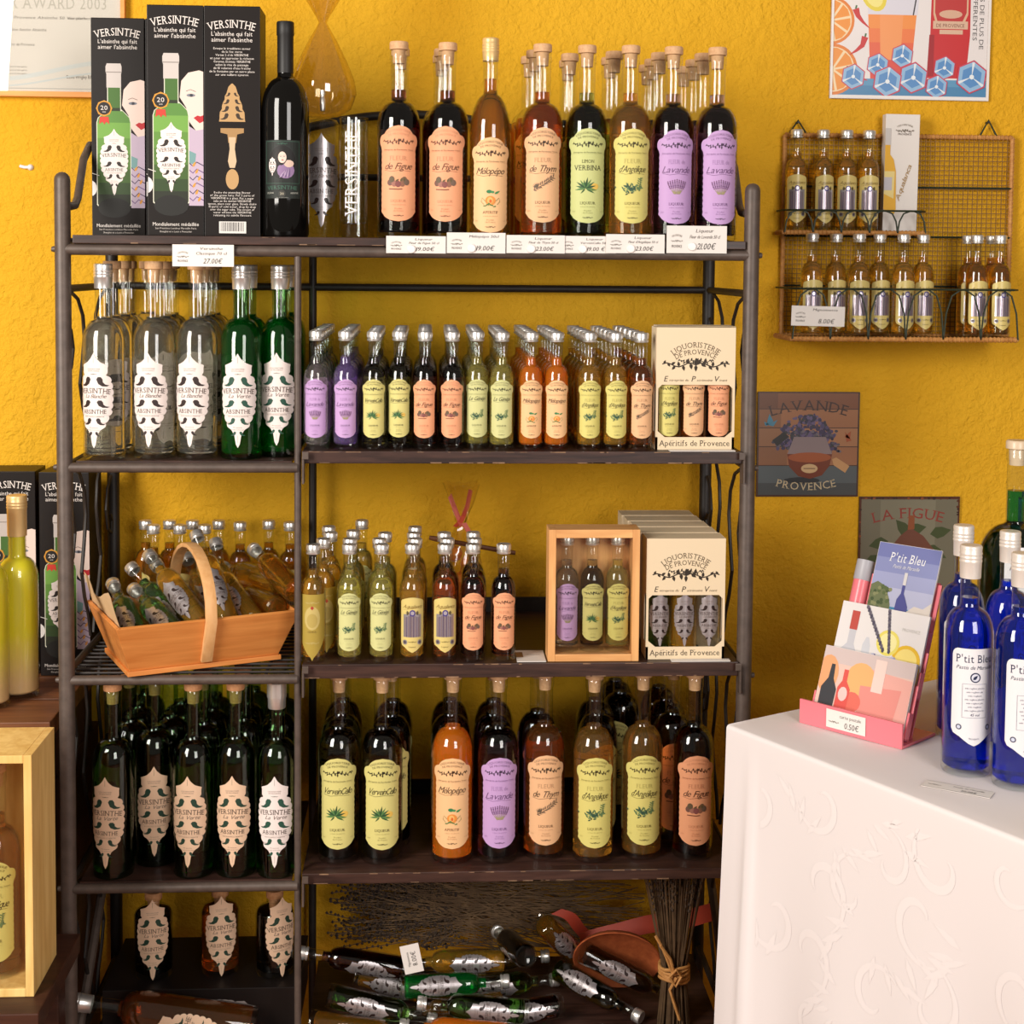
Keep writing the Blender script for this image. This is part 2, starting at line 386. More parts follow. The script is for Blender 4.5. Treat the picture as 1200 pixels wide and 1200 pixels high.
    def clip(s, x0, y0, x1, y1):
        # keep printed shapes inside the sheet (Sutherland-Hodgman per face)
        out = []
        for v, f, c, l in s.p:
            if all(x0 <= x <= x1 and y0 <= y <= y1 for x, y in v): out.append((v, f, c, l)); continue
            nv = []; nf = []
            for q in f:
                pg = [v[i] for i in q]
                for ax, lim, sg in ((0, x0, 1), (0, x1, -1), (1, y0, 1), (1, y1, -1)):
                    res = []
                    for i in range(len(pg)):
                        a, b = pg[i-1], pg[i]; ia = (a[ax]-lim)*sg >= 0; ib = (b[ax]-lim)*sg >= 0
                        if ia != ib:
                            t = (lim-a[ax])/(b[ax]-a[ax]); res.append((a[0]+(b[0]-a[0])*t, a[1]+(b[1]-a[1])*t))
                        if ib: res.append(b)
                    pg = res
                    if not pg: break
                if len(pg) >= 3: o = len(nv); nv += pg; nf.append(tuple(range(o, o+len(pg))))
            if nf: out.append((nv, nf, c, l))
        s.p = out; return s
    def mesh(s, name, fn, material, step=.00013, bend=0):
        v = []; f = []; cols = []
        for n_, (vv, ff, c, l) in enumerate(s.p):
            l += min(n_, 400)*.006   # no two printed shapes lie in exactly one plane
            if bend: vv, ff = split_wide(vv, ff, bend)
            o = len(v); v += [fn(x, y, l*step) for x, y in vv]
            for q in ff:
                if len(set(q)) < 3: continue
                f.append(tuple(i+o for i in q)); cols.append(c)
        me = bpy.data.meshes.new(name); me.from_pydata(v, [], f)
        at = me.color_attributes.new('Col', 'FLOAT_COLOR', 'CORNER'); buf = []
        for q, c in zip(me.polygons, cols): buf += list(c)*q.loop_total
        buf = [q*.86 if i % 4 != 3 else q for i, q in enumerate(buf)]; at.data.foreach_set('color', buf); me.materials.append(material); me.update()
        return me
def flat(x, y, off): return (x, -off, y)
def flat_xy(x, y, off): return (x, y, off)
def wrap(R):
    return lambda x, y, off: ((R+.0003+off)*math.sin(x/R), -(R+.0003+off)*math.cos(x/R), y)
def strip(art, rows, col, lay=0, n=14, met=0.):
    # rows: list of (y, halfwidth)
    v = [(hw*(2*i/n-1), y) for y, hw in rows for i in range(n+1)]
    f = [(j*(n+1)+i, j*(n+1)+i+1, (j+1)*(n+1)+i+1, (j+1)*(n+1)+i) for j in range(len(rows)-1) for i in range(n)]
    return art.raw(v, f, col, lay, met)

# ================================================================== label artwork
def vine(a, cx, cy, W, col, lay=2):
    r = random.Random(3)
    for sgn in (-1, 1):
        pts = [(cx+sgn*W*t, cy+.06*W*math.sin(t*9)) for t in [i/8 for i in range(9)]]
        a.line(pts, W*.035, col, lay)
        for i in range(9):
            t = .04+i*.115; L = W*(.2-.08*t)
            a.leaf(cx+sgn*W*t, cy+.05*W*math.sin(t*9), L, L*.55, r.uniform(-2.4, -.6) if i % 2 else r.uniform(.5, 2.5), col, lay)
    a.leaf(cx, cy, W*.2, W*.1, PI/2, col, lay); a.leaf(cx, cy, W*.2, W*.1, -PI/2, col, lay)
def pic(a, kind, x, y, k):
    r = random.Random(5)
    if kind == 'fig':
        for i, (dx, dy, c) in enumerate([(-.9, .1, (120, 84, 70)), (-.45, 0, (168, 112, 96)), (-.05, -.05, (140, 82, 78)), (.4, 0, (150, 100, 78)), (.85, .15, (120, 96, 80)), (-.7, .45, (104, 86, 62)), (.6, .4, (132, 100, 74))]):
            a.ell(x+dx*k, y+dy*k, .3*k, .34*k, c, 2+i % 3, 10)
        a.line([(x-k, y-.55*k), (x, y-.6*k), (x+.4*k, y-.55*k)], .1*k, (112, 62, 44), 2)
        for dx in (-.3, .2, .6): a.leaf(x+dx*k, y+.2*k, .45*k, .2*k, 1+dx, (104, 90, 56), 4)
    elif kind == 'thyme':
        a.line([(x-1.0*k, y-.5*k), (x, y), (x+1.1*k, y+.85*k)], .06*k, (96, 78, 58), 2)
        for i in range(22):
            t = i/21; px, py = x+(-1+2.1*t)*k, y+(-.5+1.35*t)*k
            a.leaf(px, py, .42*k, .12*k, .6+(.9 if i % 2 else -.9)+r.uniform(-.2, .2), (112, 92, 76) if i % 3 else (88, 74, 64), 2+i % 2)
        for i in range(6): a.leaf(x-.6*k, y-.3*k, .6*k, .1*k, 1.2+i*.3, (104, 86, 66), 3)
    elif kind in ('verb', 'verv'):
        for i in range(11): a.leaf(x-.25*k, y-.25*k, (.9+.3*r.random())*k, .22*k, -.5+i*.38, [(62, 104, 58), (92, 134, 74), (44, 82, 48)][i % 3], 2+i % 3)
        a.ell(x+.75*k, y-.05*k, .42*k, .34*k, (238, 196, 92), 1, 10); a.leaf(x+.2*k, y-.5*k, .9*k, .1*k, .1, (120, 140, 70), 2)
        a.leaf(x-.3*k, y-.3*k, .7*k, .16*k, -2.3, (60, 96, 52), 3)
    elif kind in ('ang', 'gen'):
        for i in range(60):
            px, py = x+r.gauss(-.25, .42)*k, y+r.gauss(-.35, .18)*k
            a.leaf(px, py, .38*k, .16*k, r.uniform(0, PI), [(78, 112, 76), (112, 140, 92), (56, 86, 66)][i % 3], 2+i % 3)
        a.line([(x+.5*k, y-.4*k), (x+.8*k, y+.2*k), (x+.85*k, y+.95*k)], .06*k, (88, 116, 74), 2)
        for i in range(10): a.leaf(x+(.6+.025*i)*k, y+(-.2+i*.11)*k, .34*k, .13*k, (.4 if i % 2 else 2.5), (96, 128, 84), 3)
    elif kind == 'lav':
        for i in range(9):
            t = (i-4)/4; x1, y1 = x+t*.95*k, y+(.75-.25*abs(t))*k; x0, y0 = x+t*.3*k, y-.75*k
            a.line([(x0, y0), ((x0+x1)/2+t*.1*k, (y0+y1)/2), (x1, y1)], .05*k, (168, 152, 120), 2)
            for j in range(5): q = 1-j*.13; a.ell(x0+(x1-x0)*q+t*.1*k*4*q*(1-q), y0+(y1-y0)*q, .075*k, .1*k, (112, 74, 116) if j % 2 else (140, 100, 140), 3, 6)
        for i in range(7): a.leaf(x+(i-3)*.09*k, y-.8*k, .55*k, .09*k, PI/2+(3-i)*.12, (176, 164, 122), 3)
    elif kind == 'melo':
        a.ell(x, y, .55*k, .5*k, (240, 150, 66), 2, 14); a.ell(x-.05*k, y+.02*k, .3*k, .36*k, (252, 190, 110), 3, 12); a.ell(x, y-.05*k, .14*k, .2*k, (226, 110, 48), 4, 8)
        a.ell(x-.15*k, y+.95*k, .3*k, .2*k, (58, 132, 84), 2, 9); a.ell(x+.2*k, y+.9*k, .2*k, .14*k, (82, 150, 92), 3, 8)
        a.leaf(x+.4*k, y+.7*k, .7*k, .24*k, .5, (72, 138, 82), 2)
        for s_ in (-1, 1):
            a.line([(x+s_*.4*k, y-.2*k), (x+s_*.9*k, y+.3*k), (x+s_*1.0*k, y-.1*k), (x+s_*.7*k, y-.4*k)], .05*k, (112, 120, 66), 2)
        for i in range(6): a.leaf(x+(-.8+.28*i)*k, y-.55*k, .4*k, .14*k, i*.7, (84, 128, 72), 3)
LIQ = dict(fig=((246, 172, 128), (150, 92, 62)), thyme=((243, 190, 142), (110, 78, 54)), verb=((208, 212, 140), (84, 84, 40)),
           ang=((226, 214, 124), (120, 104, 48)), lav=((204, 164, 216), (120, 84, 130)), melo=((250, 200, 146), (120, 72, 44)),
           verv=((222, 212, 132), (70, 60, 30)), gen=((216, 214, 148), (112, 112, 66)))
def art_liq(kind):
    a = Art(); bgc, tx = LIQ[kind]; W = .0355; soft = tuple((u*2+v)//3 for u, v in zip(bgc, tx)); dk = tuple(int(v*.62) for v in tx)
    rows = []
    def arcrow(y0, sag, ch, down):
        r = (ch*ch+sag*sag)/(2*sag); out = []
        for i in range(6):
            d = sag*(1-math.cos(i/5*PI/2)) if True else 0
            h = math.sqrt(max(r*r-(r-(sag-d))**2, 0)) if False else 0
            q = sag*i/5; h = math.sqrt(max(r*r-(r-q)**2, 0)); out.append((q, h))
        return [(y0+q, h) for q, h in out] if down else [(y0+sag-q, h) for q, h in out][::-1]
    rows += arcrow(0, .0090, .71*W, True)
    rows += [(.0105, .73*W), (.0125, .79*W), (.0155, .87*W)]
    n = 44
    rows += [(.0165+(.118-.0165)*i/n, (.865+.016*math.cos(i*PI/2))*W) for i in range(n+1)]
    rows += [(.1205, .90*W), (.1235, .97*W), (.127, W), (.132, W), (.136, .96*W), (.139, .88*W), (.1405, .77*W), (.1415, .68*W)]
    rows += arcrow(.1430, .012, .67*W, False)
    strip(a, rows, bgc, 0, 18)
    a.text('LIQUORISTERIE', 0, .1458, .0034, soft if kind == 'fig' else tx, 2, width=.042, serif=True, arc=.045)
    a.text('DE PROVENCE', 0, .1398, .0032, soft if kind == 'fig' else tx, 2, width=.034, serif=True, arc=.05)
    vine(a, 0, .1285, .027, dk, 2)
    a.text('Entreprise du Patrimoine Vivant', 0, .1145, .0022, tx, 2, width=.050, shear=.25)
    a.line([(-.028+i*.0056, .1135) for i in range(11)], .0003, soft, 1)
    name = {'fig': ('FLEUR', 'de Figue'), 'thyme': ('FLEUR', 'de Thym'), 'verb': ('LIMON', 'VERBINA'), 'ang': ('FLEUR', "d'Angélique"),
            'lav': ('FLEUR de', 'Lavande'), 'melo': ('', 'Mélopépo'), 'verv': ('', 'VerveinCello'), 'gen': ('', 'Le Génépi')}[kind]
    if name[0]: a.text(name[0], 0, .0985, .0070 if kind != 'verb' else .0052, soft if kind != 'verb' else tx, 2, width=.028 if kind != 'verb' else .02, serif=True)
    if kind == 'verb': a.text(name[1], 0, .0865, .0082, dk, 2, width=.046, serif=True)
    else:
        yy, ww = {'melo': (.095, .048), 'verv': (.094, .050), 'gen': (.099, .044), 'thyme': (.083, .046), 'lav': (.084, .048)}.get(kind, (.084, .046))
        a.text(name[1], -.001, yy, .0105, dk if kind != 'lav' else tx, 2, width=ww, shear=.42, track=.0)
        a.line([(-.024, yy-.001), (-.012, yy-.0035), (.002, yy-.0015), (.02, yy-.003)], .0006, tx, 2)
    pic(a, kind, 0, .061 if kind not in ('melo',) else .052, .0155)
    a.text('LIQUEUR' if kind not in ('melo',) else 'APERITIF', 0, .0310, .0042, soft if kind == 'fig' else tx, 2, width=.025, serif=True)
    a.text('a base de plantes', 0, .0262, .0016, soft, 2, width=.024)
    a.text('Produit', 0, .0195, .0024, soft, 2, width=.012); a.text('de France', 0, .0160, .0024, soft, 2, width=.016)
    vine(a, 0, .0092, .0085, dk, 2); a.text('50cl', -.024, .0185, .002, soft, 2, width=.005); a.text('vol', .024, .0185, .002, soft, 2, width=.005)
    return a
def art_abs(var, silver=False):
    a = Art(); W = .0325; H = .154
    pap = {'silver': (206, 198, 200)}.get('silver' if silver else '', (244, 230, 224) if var != 'tan' else (236, 200, 168))
    ink = {'blanche': (52, 38, 36), 'verte': (40, 82, 66), 'tan': (40, 66, 52), 'dark': (44, 34, 30)}[var]
    key = [(0, 0), (.006, .10), (.020, .17), (.028, .30), (.034, .52), (.045, .68), (.058, .88), (.075, .95), (.095, .96), (.109, .88), (.1155, .78), (.1185, .62), (.122, .70), (.131, .70), (.1345, .74), (.1355, .62), (.139, .36), (.1455, .15), (.154, 0)]
    rows = []; n = 130
    for i in range(n+1):
        y = H*i/n; j = 0
        while j < len(key)-2 and key[j+1][0] < y: j += 1
        (y0, h0), (y1, h1) = key[j], key[j+1]; t = (y-y0)/(y1-y0); h = h0+(h1-h0)*t
        if .030 < y < .118: h += .115*math.sqrt(abs(math.sin((y-.030)/.088*PI*8)))-.07
        rows.append((y, max(h, 0)*W))
    strip(a, rows, pap, 0, 16, .75 if silver else 0.)
    a.line([(0, .148), (0, .138)], .0004, ink, 1)
    a.text('LIQUORISTERIE', 0, .1275, .0018, (150, 130, 120), 2, width=.022); a.text('DE PROVENCE', 0, .1243, .0018, (150, 130, 120), 2, width=.02)
    vine(a, 0, .120, .0055, ink, 2)
    for x, y, sx, sy in ((.0050, .1005, .0205, .0150), (.0055, .0660, .0205, .0118), (.0040, .0380, .0150, .0108), (.0025, .0200, .0098, .0068)):
        a.comma(x, y, sx, sy, ink, 2); a.comma(-x, y, -sx, sy, ink, 2)
    txt = (84, 66, 58)
    a.text('VERSINTHE', 0, .0895, .0082, txt, 2, width=.055, serif=True, arc=.16)
    if var in ('blanche', 'verte', 'tan'): a.text('La Blanche' if var == 'blanche' else 'La Verte', .002, .0815, .0062, (120, 104, 96), 2, width=.036, shear=.45, track=0)
    a.text('ABSINTHE', 0, .0560, .0068, txt, 2, width=.042, serif=True)
    a.line([(-.026+i*.0052, .0535) for i in range(11)], .0003, (170, 150, 140), 1)
    a.text('AUX PLANTES D ABSINTHE', 0, .0505, .0019, (140, 120, 110), 2, width=.034)
    a.text('70cl', -.0155, .0400, .0022, (150, 130, 120), 2, width=.006); a.text('45 vol', .0155, .0400, .0022, (150, 130, 120), 2, width=.008)
    a.text('France', 0, .0325, .002, (150, 130, 120), 2, width=.014); a.text('Produit de Provence', 0, .029, .0016, (150, 130, 120), 2, width=.022)
    a.line([(0, .020), (0, .008)], .0003, (170, 150, 140), 1)
    return a
def art_aqua():
    a = Art(); W = .0215; H = .092
    rows = [(0, 0), (.004, .35*W), (.009, .62*W), (.012, .9*W), (.016, .98*W)]+[(.016+.068*i/6, W) for i in range(1, 7)]+[(.087, .9*W), (.0895, .6*W), (.0915, .25*W), (.092, 0)]
    strip(a, rows, (228, 206, 128), 0, 14)
    a.text('Aqualanca', 0, .074, .0058, (140, 110, 52), 2, width=.033, shear=.5, track=0)
    a.line([(-.016, .0715), (0, .0735), (.015, .0775)], .0005, (160, 128, 60), 2)
    a.rect(-.0155, .026, .0155, .064, (196, 190, 196), 1, .7, nx=8)
    for i in range(9): x = -.0125+i*.0028; a.rect(x, .026, x+.0013, .063-abs(i-4)*.001, (104, 74, 110) if i % 2 else (150, 120, 130), 2, .4)
    a.ell(0, .066, .0050, .0055, (86, 74, 140), 3, 12); a.ell(0, .066, .003, .0033, (214, 206, 216), 4, 10, met=.5)
    for s_ in (-1, 1):
        for q in range(4): a.leaf(s_*.0055, .066, .006, .002, (0 if s_ > 0 else PI)+(q-1.5)*.5, (96, 84, 60), 3)
        a.ell(s_*.0125, .0175, .0042, .0042, (176, 172, 176), 2, 12, met=.6); a.ell(s_*.0125, .0175, .0025, .0025, (96, 84, 92), 3, 10)
    vine(a, 0, .018, .007, (110, 92, 44), 2)
    a.text('Liqueur', 0, .0088, .0022, (120, 96, 50), 2, width=.012)
    return a
def art_olive():
    a = Art(); W = .0245
    rows = [(0, 0), (.006, .12*W), (.012, .35*W), (.022, .62*W), (.034, .9*W), (.040, W), (.112, W)]
    strip(a, rows, (176, 150, 62), 0, 14)
    a.ell(0, .072, .0135, .020, (204, 182, 110), 1, 16); a.ell(0, .068, .009, .012, (188, 164, 88), 2, 14)
    a.poly([(0, .093), (.0032, .0895), (0, .086), (-.0032, .0895)], (176, 60, 44), 3)
    vine(a, 0, .098, .012, (196, 176, 110), 2); vine(a, 0, .030, .012, (196, 176, 110), 2)
    a.text('LIQUEUR', 0, .048, .0024, (120, 96, 40), 3, width=.014, serif=True)
    return a
def art_bleu():
    a = Art(); W = .031
    rows = [(0, 0), (.003, .22*W), (.0075, .42*W), (.012, .62*W), (.016, .9*W), (.022, W)]+[(.022+.10*i/4, W) for i in range(1, 5)]+[(.126, .97*W), (.129, .9*W), (.131, .78*W)]
    strip(a, rows, (240, 236, 238), 0, 14)
    nv = (34, 40, 76)
    a.text("P'tit Bleu", 0, .1125, .0105, nv, 2, width=.050, serif=True)
    a.text('Pastis de Marseille', 0, .1035, .0048, nv, 2, width=.050, shear=.3)
    a.ell(0, .0925, .0068, .0068, nv, 2, 18); a.ell(0, .0925, .0052, .0052, (226, 226, 238), 3, 16); a.leaf(-.003, .0895, .0085, .004, .8, nv, 4)
    for x0, y0, x1, y1 in ((-.0165, .038, .0165, .0385), (-.0165, .0835, .0165, .084), (-.0165, .038, -.016, .084), (.016, .038, .0165, .084)): a.rect(x0, y0, x1, y1, (150, 150, 165), 2, nx=6 if x1-x0 > .01 else 1)
    for i in range(7): a.text('anis reglisse plantes'[:21-(i % 3)*4], 0, .077-i*.005, .0021, (120, 120, 140), 2, width=.026-(i % 3)*.004)
    a.text('45 vol', 0, .0405, .0036, (80, 80, 110), 2, width=.012, shear=.3)
    for s_ in (-1, 1): a.ell(s_*.020, .025, .0038, .0038, nv, 2, 14); a.ell(s_*.020, .025, .0025, .0025, (210, 214, 232), 3, 12)
    a.text('PROVENCE', 0, .0085, .0020, (120, 120, 140), 2, width=.014, arc=-.03)
    return a
def face(a, x, y, k, lay, profile=False):
    # painted lady: pale face, dark hair, red lips
    a.ell(x, y, .30*k, .42*k, (240, 214, 200), lay, 18)
    a.ell(x-.11*k, y+.05*k, .075*k, .022*k, (120, 120, 130), lay+1, 10); a.ell(x+.13*k, y+.05*k, .075*k, .022*k, (120, 120, 130), lay+1, 10)
    a.line([(x-.2*k, y+.12*k), (x-.11*k, y+.15*k), (x-.03*k, y+.12*k)], .02*k, (130, 100, 90), lay+1); a.line([(x+.05*k, y+.12*k), (x+.14*k, y+.15*k), (x+.22*k, y+.12*k)], .02*k, (130, 100, 90), lay+1)
    a.line([(x+.02*k, y+.04*k), (x+.045*k, y-.08*k), (x, y-.1*k)], .015*k, (206, 170, 156), lay+1)
    a.ell(x+.02*k, y-.2*k, .09*k, .035*k, (176, 30, 40), lay+1, 12)
def art_black():
    a = Art(); gr = (70, 110, 92)
    a.rect(-.031, 0, .031, .094, (28, 34, 30), 0, nx=14)
    for x0, y0, x1, y1 in ((-.029, .024, .029, .0245), (-.029, .0915, .029, .092), (-.029, .024, -.0285, .092), (.0285, .024, .029, .092)): a.rect(x0, y0, x1, y1, gr, 1, nx=10 if x1-x0 > .01 else 1)
    a.ell(0, .058, .0235, .0285, (40, 44, 42), 1, 24); a.ell(0, .058, .0225, .0275, (20, 18, 18), 2, 24)
    a.ell(.006, .045, .014, .013, (150, 120, 160), 3, 14); a.ell(.011, .056, .008, .006, (226, 196, 178), 4, 10)
    for i in range(6): a.leaf(-.004+i*.003, .033, .016, .003, .9+i*.12, (112, 84, 130) if i % 2 else (180, 156, 186), 5)
    a.ell(-.002, .066, .0100, .013, (30, 24, 24), 4, 14); face(a, .0005, .066, .022, 5)
    k = art_abs('dark').scaled(.2, -.016, .036); a.merge(k, 6)
    vine(a, 0, .088, .009, gr, 2)
    a.text('VERSINTHE', 0, .0150, .0058, gr, 2, width=.05, serif=True, arc=.2)
    a.text('LIQUEUR', -.02, .0075, .0026, (190, 190, 180), 2, width=.013); a.text('ABSINTHE', .02, .0075, .0026, (190, 190, 180), 2, width=.013)
    a.ell(0, .0075, .006, .006, (60, 60, 56), 2, 14); a.text('20', 0, .0058, .0036, (214, 206, 180), 4, width=.006)
    a.text('ans d absinthe', 0, .0008, .0014, (170, 170, 160), 2, width=.02)
    return a

# ================================================================== bottles
def prof(R, zb, rn, zn, ztop, lip=.0014, liph=.016, dome=1.0):
    p = [(0, .005), (R*.55, .0045), (R*.86, 0), (R*.96, .0012), (R, .005), (R, zb*.5), (R, zb)]
    for i in range(1, 9):
        t = i/8*PI/2*.93; p.append((rn+(R-rn)*math.cos(t)**dome, zb+(zn-zb)*math.sin(t)*.96))
    p += [(rn+.0006, zn), (rn, zn+.006), (rn, ztop-liph-.001), (rn+lip, ztop-liph), (rn+lip, ztop-.001), (rn+lip-.0005, ztop), (rn-.002, ztop)]
    return p
def liq_prof(p, level, t=.0016, z0=.009):
    out = [(0, z0), (p[4][0]-t-.003, z0), (p[4][0]-t, z0+.003)]
    for r, z in p[5:]:
        if z >= level-.001: break
        out.append((max(r-t, .001), z))
    r = out[-1][0]
    for (r0, za), (r1, zc) in zip(p, p[1:]):
        if za < level <= zc: r = r0+(r1-r0)*(level-za)/(zc-za)-t
    out += [(r, level), (0, level)]
    return out
BK = {
 'liqueur': dict(R=.0350, p=prof(.0350, .183, .0136, .2245, .307), level=.242, h=.320, lab=(.0270, 1.0), cap='cork', rn=.0136, zt=.307),
 'melo': dict(R=.0345, p=prof(.0345, .168, .0118, .240, .305, dome=1.25), level=.262, h=.328, lab=(.010, 1.0), cap='goldcap', rn=.0118, zt=.320),
 'absinthe': dict(R=.0335, p=prof(.0335, .190, .0132, .2285, .309), level=.232, h=.321, lab=(.020, 1.0), cap='cork', rn=.0132, zt=.309),
 'mini': dict(R=.0207, p=prof(.0207, .1150, .0098, .1400, .190, lip=.0008, liph=.012), level=.152, h=.1935, lab=(.0200, .62), cap='screw', rn=.0098, zt=.190),
 'squat': dict(R=.0335, p=prof(.0335, .104, .0132, .122, .134, liph=.006), level=.112, h=.147, lab=(.003, .93), cap='cork', rn=.0132, zt=.134),
 'black': dict(R=.0385, p=prof(.0385, .208, .0125, .262, .345, dome=1.15), level=.20, h=.350, lab=(.062, 1.0), cap='blackcap', rn=.0125, zt=.345),
 'blue': dict(R=.0325, p=prof(.0325, .186, .0125, .226, .298), level=.238, h=.310, lab=(.044, 1.0), cap='pearlcap', rn=.0125, zt=.300),
 'limon': dict(R=.0345, p=prof(.0345, .205, .0150, .242, .335), level=.290, h=.345, lab=None, cap='goldlong', rn=.0150, zt=.340),
 'magnum': dict(R=.0520, p=prof(.0520, .242, .0140, .302, .412), level=.350, h=.425, lab=(.11, 1.0), cap='glassstop', rn=.0140, zt=.412),
}
_c = {}
def cached(k, fn):
    if k not in _c: _c[k] = fn()
    return _c[k]
def cap_mesh(cap, rn, zt):
    m = MB()
    if cap in ('cork', 'corkd'):
        m.lathe([(0, zt-.022), (rn-.004, zt-.022), (rn-.0028, zt-.0005), (rn+.0012, zt+.0004), (rn+.0018, zt+.002), (rn+.0018, zt+.011), (rn+.0008, zt+.013), (0, zt+.013)], 24)
        return m.mesh('cork', M_CORK if cap == 'cork' else M_CORKD)
    if cap == 'silvercork': 
        m.lathe([(rn+.0008, zt-.030), (rn+.0014, zt-.029), (rn+.0018, zt-.012), (rn+.0030, zt-.0115), (rn+.0030, zt+.0125), (rn+.002, zt+.0135), (0, zt+.0135)], 24); return m.mesh('cap', M_SILVER)
    if cap == 'screw':
        pr = [(rn+.0002, zt-.0125), (rn+.0018, zt-.0120), (rn+.0022, zt-.0090), (rn+.0006, zt-.0082), (rn+.0006, zt-.0070), (rn+.0022, zt-.0062), (rn+.0024, zt+.0012), (rn+.0012, zt+.0034), (rn-.0006, zt+.0026), (0, zt+.0026)]
        m.lathe(pr, 20); return m.mesh('cap', M_SILVER)
    if cap in ('goldcap', 'pearlcap', 'silvercap', 'goldlong'):
        L = {'goldcap': .037, 'pearlcap': .044, 'silvercap': .040, 'goldlong': .070}[cap]; top = zt+.0085
        pr = [(rn+.0012, top-L)]
        for k in range(3): z = top-.021+k*.005; pr += [(rn+.0017, z-.002), (rn+.0024, z-.0008), (rn+.0024, z+.0008), (rn+.0017, z+.002)]
        pr += [(rn+.0022, top-.0035), (rn+.0018, top-.001), (rn+.0008, top), (0, top)]
        m.lathe(pr, 24); return m.mesh('cap', {'goldcap': M_GOLD, 'goldlong': M_GOLD, 'pearlcap': M_WCAP, 'silvercap': M_SILVER}[cap])
    if cap == 'blackcap':
        m.lathe([(rn+.0006, zt-.078), (rn+.0008, zt-.018), (rn+.0018, zt-.016), (rn+.0018, zt+.003), (rn+.0008, zt+.005), (0, zt+.005)], 24); return m.mesh('capsule', mat('matte_black', (26, 24, 23), .5) if 'matte_black' not in MATS else MATS['matte_black'])
    m.lathe([(0, zt-.024), (rn-.003, zt-.024), (rn-.002, zt), (rn+.0026, zt+.001), (rn+.0026, zt+.011), (rn+.001, zt+.013), (0, zt+.013)], 24); return m.mesh('stopper', mat('frosted_stopper', (214, 190, 160), .3) if 'frosted_stopper' not in MATS else MATS['frosted_stopper'])
def lab_mesh(kind, lab):
    R = BK[kind]['R']; k = BK[kind]['lab'][1]; z0 = BK[kind]['lab'][0]
    if lab in LIQ: a = art_liq(lab)
    elif lab == 'bleu': a = art_bleu(); k = 1.0 if kind == 'blue' else 1.25
    elif lab == 'black': a = art_black()
    elif lab == 'aqua': a = art_aqua(); k = 1.0; z0 = .0165
    elif lab == 'olive': a = art_olive(); k = .98; z0 = .004
    elif lab == 'silver': a = art_abs('blanche', True)
    else: a = art_abs(lab)
    if kind == 'mini' and lab in ('silver',): k = .60; z0 = .018
    return a.scaled(k, 0, z0).mesh('label', wrap(R), M_GLOSSP if lab in ('silver', 'aqua') else M_PRINT, bend=.0045*min(1, R/.034))
NAMES = {'liqueur': 'liqueur_bottle', 'melo': 'liqueur_bottle', 'absinthe': 'absinthe_bottle', 'squat': 'absinthe_bottle', 'mini': 'miniature_bottle', 'black': 'black_bottle', 'blue': 'pastis_bottle', 'limon': 'lemon_liqueur_bottle', 'magnum': 'magnum_bottle'}
def bottle(kind, lq, lab, M, label, group=None, cap=None, glass=None, level=None, labrot=0., cat='bottle', name=None):
    b = BK[kind]; root = empty(name or NAMES[kind], mw=M); tag(root, label, cat, group)
    cap = cap or b['cap']; glass = glass or M_GLASS; lv = level or b['level']
    if kind == 'black':
        link('glass', cached(('blackg',), lambda: MB().lathe(b['p'], 32).mesh('glass', M_BLACKGL)), root)
    else:
        link('glass', cached((kind, 'g', glass.name), lambda: MB().lathe(b['p'], 32).mesh('glass', glass)), root)
        if lq == 'limon':
            link('liquid', cached(('lim',), lambda: MB().lathe(liq_prof(b['p'], lv), 28).mesh('liquid', M_LIMON)), root)
        elif lq: link('liquid', cached((kind, 'l', lq, lv), lambda: MB().lathe(liq_prof(b['p'], lv), 28).mesh('liquid', LQ[lq])), root)
    link('cork' if 'cork' in cap else 'cap', cached((kind, 'c', cap), lambda: cap_mesh(cap, b['rn'], b['zt'])), root)
    if lab:
        lb = link('label', cached((kind, 'lab', lab), lambda: lab_mesh(kind, lab)), root, Matrix.Rotation(labrot, 4, 'Z'))
    return root
def stand(px, Y, z, rz=0., zmid=.1):
    return T(XatZ(px, Y, z+zmid), Y, z) @ Matrix.Rotation(rz, 4, 'Z')
def lying(bx, by, cx, cy, Yb, sgn=0, h=.1935, roll=0., floor=None, R=.0208):
    # bottle whose foot shows at (bx,by) at depth Yb and whose cap points to (cx,cy)
    A = P(bx, by, Yb); Y2 = Yb
    for _ in range(12):
        B = P(cx, cy, Y2); d = B-A; xz = math.hypot(d.x, d.z)
        if sgn == 0: break
        Y2 = Yb+sgn*math.sqrt(max(h*h-xz*xz, 0))
    ax = (P(cx, cy, Y2)-A).normalized()
    x = ax.cross(Vector((0, 1, 0))).normalized(); y = ax.cross(x)
    # label side (-y local) should face the camera
    if (-y).dot(Vector((0, -1, .25))) < 0: x, y = -x, -y
    m = Matrix((x, y, ax)).transposed().to_4x4(); m.translation = A
    if floor is not None:
        low = A.z-R*math.sqrt(max(1-ax.z*ax.z, 0)); lowc = A.z+ax.z*h-.012*math.sqrt(max(1-ax.z*ax.z, 0))
        m.translation.z += max(0, floor+.0005-min(low, lowc))
    return m @ Matrix.Rotation(roll, 4, 'Z')

# ================================================================== setting
WY = .42
o = obj('wall_back', MB().box((0.3, WY+.06, 1.4), (6.4, .12, 2.8)), M_WALL, smooth=False); tag(o, 'ochre yellow rough plaster wall behind the rack', kind='structure')
o = obj('floor', MB().box((0.3, -1.9, -.05), (6.4, 4.64, .1)), M_FLOOR, smooth=False); tag(o, 'terracotta floor of the shop', kind='structure')

